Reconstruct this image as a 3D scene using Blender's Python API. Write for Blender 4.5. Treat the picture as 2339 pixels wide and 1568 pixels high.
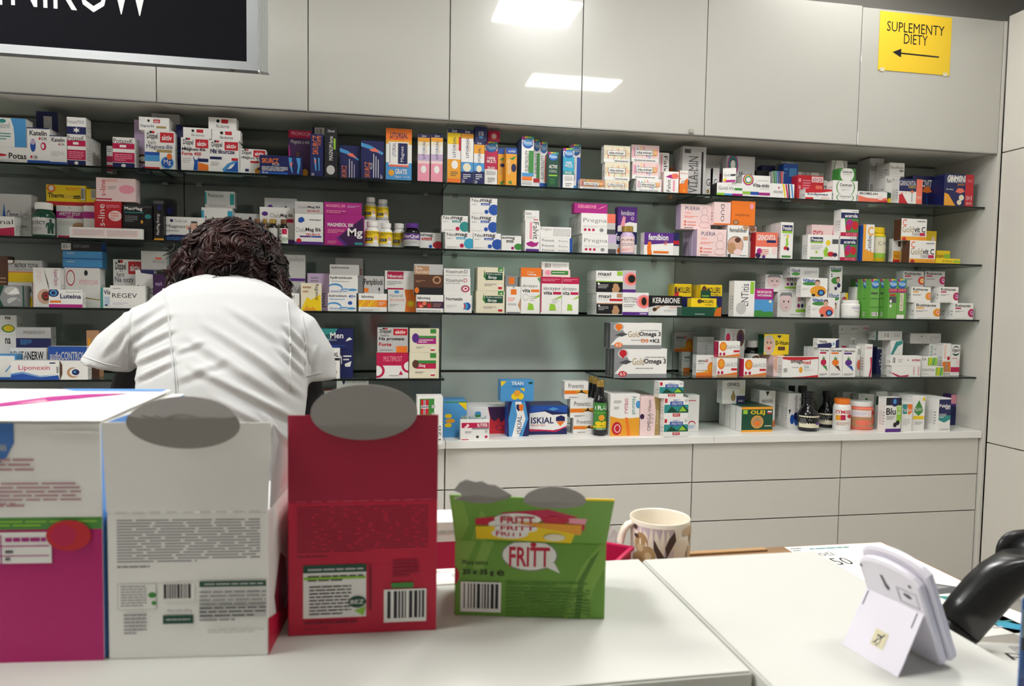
import bpy, bmesh, math, random
from mathutils import Vector, Matrix
for o in list(bpy.data.objects): bpy.data.objects.remove(o)
S=bpy.context.scene
COL=S.collection
# ---------------------------------------------------------------- camera
CAM=Vector((-3.095718,-3.215797,1.526961))
CR=Vector((0.983465,-0.180369,0.016212)); CU=Vector((-0.00594,0.057343,0.998337)); CF=Vector((0.180999,0.981926,-0.055323))
FPX=1645.0; IW,IH=2339,1568
cd=bpy.data.cameras.new('camera'); cam=bpy.data.objects.new('camera',cd); COL.objects.link(cam)
cam.matrix_world=Matrix(((CR.x,CU.x,-CF.x,CAM.x),(CR.y,CU.y,-CF.y,CAM.y),(CR.z,CU.z,-CF.z,CAM.z),(0,0,0,1)))
cd.sensor_width=36; cd.lens=FPX/IW*36; cd.clip_start=.02; cd.clip_end=60
cd.dof.use_dof=True; cd.dof.focus_distance=3.0; cd.dof.aperture_fstop=9
S.camera=cam
# ---------------------------------------------------------------- world, lights, exposure
W=bpy.data.worlds.new('world'); S.world=W; W.use_nodes=True
W.node_tree.nodes['Background'].inputs[0].default_value=(.8,.85,.9,1); W.node_tree.nodes['Background'].inputs[1].default_value=.15
S.view_settings.view_transform='Standard'; S.view_settings.look='None'; S.view_settings.exposure=-0.06; S.view_settings.gamma=1; S.view_settings.use_curve_mapping=False
CEIL=3.35
LAMP_STRENGTH=1.0
# ceiling luminaires mirrored in the doors, and added unseen fill panels: (x, y, width, depth, emission)
LAMPS=[(-1.55,-2.60,.74,.34,26),(-4.45,-1.75,.6,.6,44),(-5.5,-2.4,.6,.6,30),(-2.15,-1.27,.5,.4,56),(-4.45,-2.75,.6,.5,30),  # second, third and fifth are unseen panels added to brighten the room
       (-.85,-.42,.6,.4,14),(-3.35,-4.4,.6,.6,2),(-1.4,-5.2,.6,.6,3),(-5.2,-5.2,.6,.6,3)]  # corner panel and those behind the viewer are added fill
# ---------------------------------------------------------------- helpers
def pray(x,y): return CF+CR*((x-IW/2)/FPX)-CU*((y-IH/2)/FPX)
def atY(x,y,Y): d=pray(x,y); return CAM+d*((Y-CAM.y)/d.y)
def atZ(x,y,Z): d=pray(x,y); return CAM+d*((Z-CAM.z)/d.z)
def atX(x,y,X): d=pray(x,y); return CAM+d*((X-CAM.x)/d.x)
def lin(h):
    h=h.lstrip('#'); r=[int(h[i:i+2],16)/255 for i in (0,2,4)]
    return tuple(c/12.92 if c<=.04045 else ((c+.055)/1.055)**2.4 for c in r)+(1,)
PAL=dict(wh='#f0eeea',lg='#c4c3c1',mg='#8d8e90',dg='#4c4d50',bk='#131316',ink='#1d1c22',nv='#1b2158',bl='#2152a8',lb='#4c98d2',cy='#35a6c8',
 tl='#2f8f8c',gn='#3f8a3c',dgn='#114a36',lgn='#96c83c',ye='#f2cf18',am='#eba32c',rd='#c6202e',cr='#c0174c',mag='#ac2180',pk='#f09cb0',lp='#f2d6d4',
 pu='#5a2a86',dpu='#3a1748',lil='#c8b0d2',br='#5b3a2a',tan='#bd9069',cream='#e9e1c6',gold='#a98f58',sal='#ee7760',sk='#dcb09a')
PAL['rose']='#b98a92'; PAL['tg']='#6cae4c'
PAL['or']='#ee7a24'
MC={}
def mat(key,rough=.42,metal=0.,spec=.5,coat=0.,bump=0.,bscale=200.):
    k=(key,rough,metal,spec,coat,bump)
    if k in MC: return MC[k]
    m=bpy.data.materials.new('paint_'+key.strip('#')); m.use_nodes=True
    n=m.node_tree.nodes; b=n['Principled BSDF']
    b.inputs['Base Color'].default_value=lin(PAL.get(key,key)); b.inputs['Roughness'].default_value=rough
    b.inputs['Metallic'].default_value=metal; b.inputs['Specular IOR Level'].default_value=spec; b.inputs['Coat Weight'].default_value=coat
    b.inputs['Coat Roughness'].default_value=.04
    if bump:
        L=m.node_tree.links; t=n.new('ShaderNodeTexCoord'); q=n.new('ShaderNodeTexNoise'); q.inputs['Scale'].default_value=bscale
        u=n.new('ShaderNodeBump'); u.inputs['Strength'].default_value=bump; u.inputs['Distance'].default_value=.002
        L.new(t.outputs['Object'],q.inputs['Vector']); L.new(q.outputs['Fac'],u.inputs['Height']); L.new(u.outputs['Normal'],b.inputs['Normal'])
        if coat: L.new(u.outputs['Normal'],b.inputs['Coat Normal'])
    MC[k]=m; return m
def noisemat(name,c1,c2,scale=(4,4,4),rough=.5,detail=4,bump=0.,coords='Object'):
    m=bpy.data.materials.new(name); m.use_nodes=True; N=m.node_tree.nodes; L=m.node_tree.links; b=N['Principled BSDF']
    t=N.new('ShaderNodeTexCoord'); mp=N.new('ShaderNodeMapping'); mp.inputs['Scale'].default_value=scale
    q=N.new('ShaderNodeTexNoise'); q.inputs['Scale'].default_value=1; q.inputs['Detail'].default_value=detail
    r=N.new('ShaderNodeValToRGB'); r.color_ramp.elements[0].color=lin(c1); r.color_ramp.elements[1].color=lin(c2)
    r.color_ramp.elements[0].position=.35; r.color_ramp.elements[1].position=.65
    L.new(t.outputs[coords],mp.inputs['Vector']); L.new(mp.outputs['Vector'],q.inputs['Vector']); L.new(q.outputs['Fac'],r.inputs['Fac']); L.new(r.outputs['Color'],b.inputs['Base Color'])
    b.inputs['Roughness'].default_value=rough
    if bump:
        u=N.new('ShaderNodeBump'); u.inputs['Strength'].default_value=bump; u.inputs['Distance'].default_value=.002
        L.new(q.outputs['Fac'],u.inputs['Height']); L.new(u.outputs['Normal'],b.inputs['Normal'])
    return m
def glassmat(name,tint,gloss_rough=.02,fres=1.5,body=0.0):
    m=bpy.data.materials.new(name); m.use_nodes=True; N=m.node_tree.nodes; L=m.node_tree.links
    N.remove(N['Principled BSDF']); out=N['Material Output']
    tr=N.new('ShaderNodeBsdfTransparent'); tr.inputs[0].default_value=lin(tint)
    g=N.new('ShaderNodeBsdfGlossy'); g.inputs['Roughness'].default_value=gloss_rough
    f=N.new('ShaderNodeFresnel'); f.inputs[0].default_value=fres; mx=N.new('ShaderNodeMixShader')
    ge_=N.new('ShaderNodeNewGeometry'); iv=N.new('ShaderNodeMath'); iv.operation='SUBTRACT'; iv.inputs[0].default_value=1.0; L.new(ge_.outputs['Backfacing'],iv.inputs[1])
    mu=N.new('ShaderNodeMath'); mu.operation='MULTIPLY'; L.new(f.outputs[0],mu.inputs[0]); L.new(iv.outputs[0],mu.inputs[1])
    L.new(mu.outputs[0],mx.inputs[0]); L.new(tr.outputs[0],mx.inputs[1]); L.new(g.outputs[0],mx.inputs[2])
    res=mx
    if body:
        df=N.new('ShaderNodeBsdfDiffuse'); df.inputs[0].default_value=lin(tint); m2=N.new('ShaderNodeMixShader'); m2.inputs[0].default_value=body
        L.new(mx.outputs[0],m2.inputs[1]); L.new(df.outputs[0],m2.inputs[2]); res=m2
    L.new(res.outputs[0],out.inputs[0]); return m
def link(name,me,mats,parent=None,loc=(0,0,0)):
    o=bpy.data.objects.new(name,me); COL.objects.link(o)
    for x in (mats if isinstance(mats,(list,tuple)) else [mats]): me.materials.append(x)
    o.location=loc
    if parent: o.parent=parent
    return o
def fromdata(name,v,f,mats,parent=None,loc=(0,0,0),mi=None,smooth=False):
    me=bpy.data.meshes.new(name); me.from_pydata([tuple(q) for q in v],[],f)
    if mi: me.polygons.foreach_set('material_index',mi)
    if smooth: me.polygons.foreach_set('use_smooth',[True]*len(f))
    me.update(); return link(name,me,mats,parent,loc)
def frombm(name,bm,mats,parent=None,loc=(0,0,0),smooth=False):
    me=bpy.data.meshes.new(name)
    bmesh.ops.recalc_face_normals(bm,faces=bm.faces)
    if smooth:
        for f in bm.faces: f.smooth=True
    bm.to_mesh(me); bm.free(); return link(name,me,mats,parent,loc)
def bbox(bm,a,b,bev=0.,seg=1):
    r=bmesh.ops.create_cube(bm,size=1); vs=r['verts']
    for v in vs: v.co=Vector(((a[0]+b[0])/2+v.co.x*(b[0]-a[0]),(a[1]+b[1])/2+v.co.y*(b[1]-a[1]),(a[2]+b[2])/2+v.co.z*(b[2]-a[2])))
    if bev:
        es={e for v in vs for e in v.link_edges}
        bmesh.ops.bevel(bm,geom=list(es),offset=bev,segments=seg,affect='EDGES',clamp_overlap=True)
def box(name,a,b,m,parent=None,bev=0.,seg=1,loc=(0,0,0)):
    bm=bmesh.new(); bbox(bm,a,b,bev,seg); return frombm(name,bm,m,parent,loc)
def empty(name,loc=(0,0,0),rz=0.):
    o=bpy.data.objects.new(name,None); COL.objects.link(o); o.location=loc; o.rotation_euler=(0,0,rz); o.empty_display_size=.05; return o
def tag(o,label=None,cat=None,group=None,kind=None):
    for k,v in (('label',label),('category',cat),('group',group),('kind',kind)):
        if v: o[k]=v
    return o
def lathe(prof,seg=28,cx=0,cy=0):
    v=[];f=[]
    for r,z in prof:
        for i in range(seg):
            a=2*math.pi*i/seg; v.append((cx+r*math.cos(a),cy+r*math.sin(a),z))
    for j in range(len(prof)-1):
        for i in range(seg):
            k=(i+1)%seg; f.append((j*seg+i,j*seg+k,(j+1)*seg+k,(j+1)*seg+i))
    if prof[0][0]>1e-5: f.append(tuple(range(seg))[::-1])
    if prof[-1][0]>1e-5: f.append(tuple((len(prof)-1)*seg+i for i in range(seg)))
    return v,f
def tube(pts,rad,seg=8,closed=False):
    v=[];f=[];n=len(pts); P=[Vector(p) for p in pts]
    up=Vector((0,0,1))
    for i,p in enumerate(P):
        t=(P[min(i+1,n-1)]-P[max(i-1,0)]).normalized(); a=t.cross(up)
        if a.length<1e-3: a=t.cross(Vector((1,0,0)))
        a.normalize(); b=t.cross(a); r=rad[i] if isinstance(rad,(list,tuple)) else rad
        for k in range(seg):
            q=2*math.pi*k/seg; v.append(p+a*(r*math.cos(q))+b*(r*math.sin(q)))
    for i in range(n-1):
        for k in range(seg):
            l=(k+1)%seg; f.append((i*seg+k,i*seg+l,(i+1)*seg+l,(i+1)*seg+k))
    f.append(tuple(range(seg))[::-1]); f.append(tuple((n-1)*seg+k for k in range(seg)))
    return v,f
def join(parts):
    V=[];F=[]
    for v,f in parts:
        o=len(V); V+=list(v); F+=[tuple(i+o for i in q) for q in f]
    return V,F
# ---------------------------------------------------------------- printed art (flat print on real faces)
TEXT={}
def text_make(strings):
    objs=[]
    for s,b in strings:
        c=bpy.data.curves.new('t','FONT'); c.body=s; c.resolution_u=2; c.fill_mode='FRONT'; c.size=1
        if b: c.offset=.022
        o=bpy.data.objects.new('t',c); COL.objects.link(o); objs.append((s,b,o,c))
    dg=bpy.context.evaluated_depsgraph_get(); dg.update()
    for s,b,o,c in objs:
        e=o.evaluated_get(dg); me=e.to_mesh()
        vs=[(v.co.x,v.co.y) for v in me.vertices]; fs=[tuple(p.vertices) for p in me.polygons]
        e.to_mesh_clear()
        if vs:
            x0=min(v[0] for v in vs);x1=max(v[0] for v in vs);y0=min(v[1] for v in vs);y1=max(v[1] for v in vs)
            TEXT[(s,b)]=([((x-x0)/max(x1-x0,1e-6),(y-y0)/max(y1-y0,1e-6)) for x,y in vs],fs)
        else: TEXT[(s,b)]=([],[])
        bpy.data.objects.remove(o); bpy.data.curves.remove(c)
def expand(art,tpl):
    out=[]
    for it in art.split(';'):
        it=it.strip()
        if not it: continue
        if it[0]=='@':
            q=it[1:].split(':'); t=tpl[q[0]]; pr=q[1:]
            if pr:
                t=t.replace('~',pr[-1]).replace('@',pr[0])
                if len(pr)>1: t=t.replace('$',pr[1])
            out+=[z for z in t.split(';') if z]
        else: out.append(it)
    return out
def prim(it):
    k=it[0]
    if k in 'reb' :
        q=it[1:].split(); n=[float(z)/100 for z in q[:4]]; return k,n,(q[4] if len(q)>4 else 'ink'),None
    if k=='l':
        q=it[1:].split(); return k,[float(z)/100 for z in q[:4]],q[5],int(q[4])
    if k in 'tTvw':
        q=it[1:].split(None,5); return k,[float(z)/100 for z in q[:4]],q[4],q[5].strip()
    if k=='p':
        q=it[1:].split()
        if q[0] in PAL: return k,[float(z)/100 for z in q[1:]],q[0],None
    return None
def art_strings(items):
    r=set()
    for it in items:
        p=prim(it)
        if p and p[0] in 'tTvw': r.add((p[3],p[0]=='T'))
    return r
def print_mesh(name,items,mapf,parent,sub=1,rough=.4,seed=0):
    V=[];F=[];MI=[];cols=[]; rnd=random.Random(seed)
    def ci(c):
        if c not in cols: cols.append(c)
        return cols.index(c)
    lay=0
    def poly(pts,c,top=True):
        if sub>1 and top:
            for i in range(sub):
                q=pts
                for lim,sg in ((i/sub,1),((i+1)/sub,-1)):
                    o_=[]
                    for a,b in zip(q,q[1:]+q[:1]):
                        ia=(a[0]-lim)*sg>=0; ib=(b[0]-lim)*sg>=0
                        if ia: o_.append(a)
                        if ia!=ib:
                            t=(lim-a[0])/(b[0]-a[0]); o_.append((lim,a[1]+(b[1]-a[1])*t))
                    q=o_
                    if len(q)<3: break
                if len(q)>2: poly(q,c,False)
            return
        o=len(V)
        for u,v in pts: V.append(mapf(u,v,lay))
        F.append(tuple(range(o,o+len(pts)))); MI.append(ci(c))
    def rect(u0,v0,u1,v1,c):
        poly([(u0,v0),(u1,v0),(u1,v1),(u0,v1)],c)
    cl=lambda z:min(1.0,max(0.0,z))
    for it in items:
        p=prim(it)
        if not p: continue
        k,n,c,x=p; lay+=1
        if k=='r': rect(cl(n[0]),cl(n[1]),cl(n[2]),cl(n[3]),c)
        elif k=='e':
            cx,cy,rx,ry=(n[0]+n[2])/2,(n[1]+n[3])/2,(n[2]-n[0])/2,(n[3]-n[1])/2
            pts=[(cl(cx+rx*math.cos(2*math.pi*i/20)),cl(cy+ry*math.sin(2*math.pi*i/20))) for i in range(20)]
            q=[pts[0]]
            for z in pts[1:]:
                if abs(z[0]-q[-1][0])+abs(z[1]-q[-1][1])>1e-5: q.append(z)
            if len(q)>2: poly(q,c)
        elif k=='b':
            rect(n[0],n[1],n[2],n[3],'wh'); lay+=1; w=n[2]-n[0]
            a=n[0]+w*.08
            while a<n[2]-w*.1:
                b=w*rnd.choice((.03,.045,.08)); rect(a,n[1]+(n[3]-n[1])*.12,min(a+b,n[2]-w*.05),n[3]-(n[3]-n[1])*.05,'ink'); a+=b+w*rnd.choice((.03,.04,.07))
        elif k=='l':
            h=(n[3]-n[1])/x
            for i in range(x):
                e=n[2] if (i>0 or x==1) else n[0]+(n[2]-n[0])*rnd.uniform(.5,.9)
                v0=n[1]+h*(i+.28); a=n[0]
                while a<e-.01:
                    b=min(e,a+(n[2]-n[0])*rnd.uniform(.1,.28)); poly([(a,v0),(b,v0),(b,v0+h*.42),(a,v0+h*.42)],c); a=b+(n[2]-n[0])*.025
        elif k=='p':
            pts=[(cl(n[i]),cl(n[i+1])) for i in range(0,len(n)-1,2)]
            poly(pts,c)
        else:
            vs,fs=TEXT.get((x,k=='T'),([],[])); o=len(V); u0,v0,u1,v1=n; m=ci(c)
            for a,b in vs:
                if k in 'tT': q=(u0+(u1-u0)*a,v0+(v1-v0)*b)
                elif k=='v': q=(u1-(u1-u0)*b,v0+(v1-v0)*a)
                else: q=(u0+(u1-u0)*b,v1-(v1-v0)*a)
                V.append(mapf(q[0],q[1],lay))
            for f in fs: F.append(tuple(i+o for i in f)); MI.append(m)
    if not F: return None
    return fromdata(name,V,F,[mat(c,rough) for c in cols],parent,mi=MI)
# ---------------------------------------------------------------- room
YB=.4155; ZB=2.334; ZT=2.995; ZS=[None,2.0655,1.768,1.4786,1.1777,.9]; YS=.058
wallm=noisemat('wall_paint','#c9c7c2','#d0cec9',(3,3,3),.7)
def st(o): o['kind']='structure'; return o
st(box('floor',(-7.2,-7.0,-.1),(.9,.7,0),noisemat('floor_tiles','#c4c0b8','#cecac2',(2,2,2),.35)))
st(box('ceiling',(-7.2,-7.0,CEIL),(.9,.7,CEIL+.1),noisemat('ceiling_tiles','#dcdad5','#e4e2dd',(40,40,40),.85)))
st(box('wall_back',(-7.2,.45,0),(.9,.6,CEIL),noisemat('back_wall_paint','#d0cecb','#d8d6d2',(3,3,3),.8)))
st(box('wall_left',(-7.2,-7.0,0),(-7.05,.45,CEIL),wallm))
st(box('wall_right',(.75,-7.0,0),(.9,.45,CEIL),wallm))
st(box('wall_front',(-7.2,-7.0,0),(.9,-6.85,CEIL),wallm))
gloss=mat('#bdbcb4',.28,0,.5,1.0,.012,7.0)
satin=mat('#dedad1',.38,0,.5,0,.02,300)
carc=mat('#d4d1c9',.4)
dark=mat('#3b3936',.6)
alu=mat('#a9a9a8',.35,.85)
# ceiling lamps and added fill panels
LM={}
def lampmat(st_):
    if st_ in LM: return LM[st_]
    em=bpy.data.materials.new('lamp_diffuser'); em.use_nodes=True; LM[st_]=em
    b=em.node_tree.nodes['Principled BSDF']; b.inputs['Base Color'].default_value=(.9,.9,.88,1); b.inputs['Emission Color'].default_value=(.985,.98,.96,1); b.inputs['Emission Strength'].default_value=st_*LAMP_STRENGTH
    return em
for i,(x,y,w,d,es) in enumerate(LAMPS):
    t=tag(empty('ceiling_light',(x,y,CEIL)),['ceiling light panel nearest the tall cabinet, reflected brightest in the doors','ceiling light panel over the aisle behind the hanging sign','ceiling light panel by the left wall','ceiling light panel over the aisle, reflected at the top edge','ceiling light panel over the counter behind the hanging sign','ceiling light panel in the corner before the yellow notice','ceiling light panel behind the viewer, middle','ceiling light panel behind the viewer, right','ceiling light panel behind the viewer, left'][i],'light','ceiling light panels')
    bm=bmesh.new(); a=.015
    for q in (((-w/2-a,-d/2-a,-.018),(w/2+a,-d/2,-.001)),((-w/2-a,d/2,-.018),(w/2+a,d/2+a,-.001)),((-w/2-a,-d/2,-.018),(-w/2,d/2,-.001)),((w/2,-d/2,-.018),(w/2+a,d/2,-.001))): bbox(bm,*q)
    frombm('frame',bm,alu,t)
    box('diffuser',(-w/2,-d/2,-.012),(w/2,d/2,-.002),lampmat(es),t)
# wall cabinets
XS=[-5.2,-4.6,-4.0,-3.4,-2.8,-2.2,-1.6,-.8,0.0]
names=['leftmost','second from the left','third from the left','fourth from the left','fifth from the left','fourth from the right','third from the right','rightmost']
PLACE=['at the far left, beyond the frame','under the hanging black sign','left of the first full door seam','with the faint window glints','under the bright lamp reflection, left half','under the bright lamp reflection, right half','wide plain door left of the yellow notice','carrying the yellow notice']
for i in range(8):
    a,b=XS[i],XS[i+1]
    t=tag(empty('wall_cabinet',((a+b)/2,0,ZB)),'glossy white wall cabinet, '+PLACE[i],'cabinet','upper wall cabinets')
    h=(b-a)/2; y1=YB-.005
    zt=ZT-ZB-(.0 if i<7 else .006)
    box('body',(-h+.0005,.021,0),(h-.0005,y1,zt-.01),carc,t)
    door=box('door',(-h+.002,0,-.004),(h-.002,.019,zt),gloss,t,.0012)
    box('edge_strip',(-h+.002,.001,-.0075),(h-.002,.018,-.0042),alu,t)
box('hinge_stub',(-.01,.0,-.0),(.012,.012,.018),mat('#a8a29a',.5),None,.002,loc=(-1.67,-.013,ZB+.0)); tag(bpy.data.objects['hinge_stub'],'small grey stub of tape at the wall cabinet bottom edge','tape')
# back panels (back-painted glass)
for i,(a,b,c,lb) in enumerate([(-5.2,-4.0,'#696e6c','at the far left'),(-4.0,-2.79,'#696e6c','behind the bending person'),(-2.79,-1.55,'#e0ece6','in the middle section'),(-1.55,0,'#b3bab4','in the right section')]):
    t=tag(empty('glass_back_panel',((a+b)/2,YB,.9)),'%s back-painted glass panel %s'%('dark grey' if i<2 else 'pale green' if i==2 else 'grey green',lb),'glass panel','glass panels behind the shelves')
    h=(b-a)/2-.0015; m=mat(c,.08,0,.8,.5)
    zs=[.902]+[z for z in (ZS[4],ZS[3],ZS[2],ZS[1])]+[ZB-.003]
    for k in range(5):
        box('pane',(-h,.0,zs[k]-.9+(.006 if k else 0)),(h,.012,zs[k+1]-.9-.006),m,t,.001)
    box('backing',(-h,.0125,.0),(h,.03,ZB-.9-.004),dark,t)
# side panel and tall cabinet on the right
st(box('trim_1',(0.002,0.0,0),(.020,YB+.03,ZT-.004),carc,None,.001))
t=tag(empty('tall_cabinet',(.0225,-1.0,0)),'tall white cabinet wall at the right edge, turned toward the aisle','cabinet')
box('body',(.02,-1.0,0),(.55,1.0,ZT+.02),carc,t)
for nm,z0,z1 in (('door',.105,.838),('door',.844,2.331),('door',2.337,ZT+.02)):
    for k in range(3): box(nm,(0,.998-.66*(k+1),z0),(.0195,.996-.66*k,z1),satin,t,.0012)
# glass shelves
gl=glassmat('shelf_glass','#dfe9e5',.03,1.5)
ge=mat('#0b1311',.18,0,.5)
LV=['','top','second','third','fourth']
SEC=[(-5.2,-4.004,'at the far left'),(-4.0,-2.804,'behind the person'),(-2.8,-1.604,'in the middle section'),(-1.6,-.003,'in the right section')]
for lv in (1,2,3,4):
    for k,(a,b,w) in enumerate(SEC):
        z=ZS[lv]; y1=YB-.002
        if lv==4 and k==2:
            t=tag(empty('glass_shelf',(-1.8,YS,z)),'short glass shelf with a cut corner, holding two long silver cartons','shelf','glass shelves')
            P=[(-.145,.0),(.19,.0),(.19,y1-YS),(-.235,y1-YS),(-.235,.12)]
        else:
            t=tag(empty('glass_shelf',((a+b)/2,YS,z)),'%s glass shelf %s'%(LV[lv],w),'shelf','glass shelves')
            h=(b-a)/2; P=[(-h,0),(h,0),(h,y1-YS),(-h,y1-YS)]
        n=len(P); V=[(x,y,-.009) for x,y in P]+[(x,y,0) for x,y in P]
        fromdata('pane',V,[tuple(range(n))[::-1],tuple(range(n,2*n))],gl,t)
        E=[(i,(i+1)%n,n+(i+1)%n,n+i) for i in range(n)]
        fromdata('polished_edge',V,E,ge,t)
        for s in (0.06,.94):
            xx=P[0][0]+(P[1][0]-P[0][0])*s
            box('bracket',(xx-.012,y1-YS-.03,-.0165),(xx+.012,y1-YS,-.0095),alu,t,.001)
# worktop + drawers
wt=mat('#efeee9',.3,0,.5)
for a,b,lb in ((-5.2,-2.801,'left'),(-2.799,-1.501,'middle'),(-1.499,-.001,'right')):
    o=box('worktop',(a,.004,-.036),(b,YB-.001,0),wt,None,.0015,loc=(0,0,.9))
    o.location=((a+b)/2,.2,.9)
    for v in o.data.vertices: v.co.x-=(a+b)/2; v.co.y-=.2
    tag(o,'white worktop slab on the drawers, %s length'%lb,'worktop','worktop slabs')
rows=[(.8605,.6735),(.6675,.4795),(.4735,.10)]
rowsR=[(.8605,.6735),(.6675,.4795),(.4735,.107)]
dm=mat('#d2cfc7',.4,0,.5,0,.015,300)
UN=[(-5.2,-4.0,'at the far left'),(-4.0,-2.8,'behind the display boxes'),(-2.8,-1.6,'wide one behind the mug'),(-1.6,-.8,'narrow one, left of two at the right end'),(-.8,-.001,'narrow one beside the tall cabinet')]
for i,(a,b,lb) in enumerate(UN):
    t=tag(empty('drawer_unit',((a+b)/2,.021,0)),'white drawer unit under the worktop, '+lb,'drawers','drawer units under the worktop')
    h=(b-a)/2
    box('body',(-h+.0005,.021,.1),(h-.0005,YB-.025,.8635),dark if 0 else carc,t)
    box('plinth',(-h+.001,.05,0),(h-.001,.07,.099),alu,t)
    for z1,z0 in rows:
        box('drawer_front',(-h+.003,0,z0),(h-.003,.0195,z1),dm,t,.0012)
# yellow notice
p=[atY(2011,27,-.003),atY(2174,38,-.003),atY(2170,171,-.003),atY(2005,161,-.003)]
x0=(p[0].x+p[3].x)/2; x1=(p[1].x+p[2].x)/2; z1=(p[0].z+p[1].z)/2; z0=(p[2].z+p[3].z)/2
nt=tag(empty('paper_notice',((x0+x1)/2,-.0015,z0)),'yellow paper notice with black arrow on the rightmost wall cabinet','sign')
w=x1-x0;h=z1-z0
box('paper',(-w/2,-.0012,0),(w/2,0,h),mat('#f0c92e',.6),nt)
text_make({('SUPLEMENTY',False),('DIETY',False)})
print_mesh('printed_lettering',['t10 67 90 84 ink SUPLEMENTY','t34 48 67 65 ink DIETY','p ink 30 30 84 29 84 31.5 30 32.5','p ink 19 32 31 24 31 39'],lambda u,v,k:(-w/2+u*w,-.0013-.0001*k,v*h),nt)
for sx in (-1,1): box('tape',(sx*w*.44-.012,-.0016,-.006),(sx*w*.44+.012,-.0012,.012),mat('#d8d2b8',.3),nt)
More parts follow.
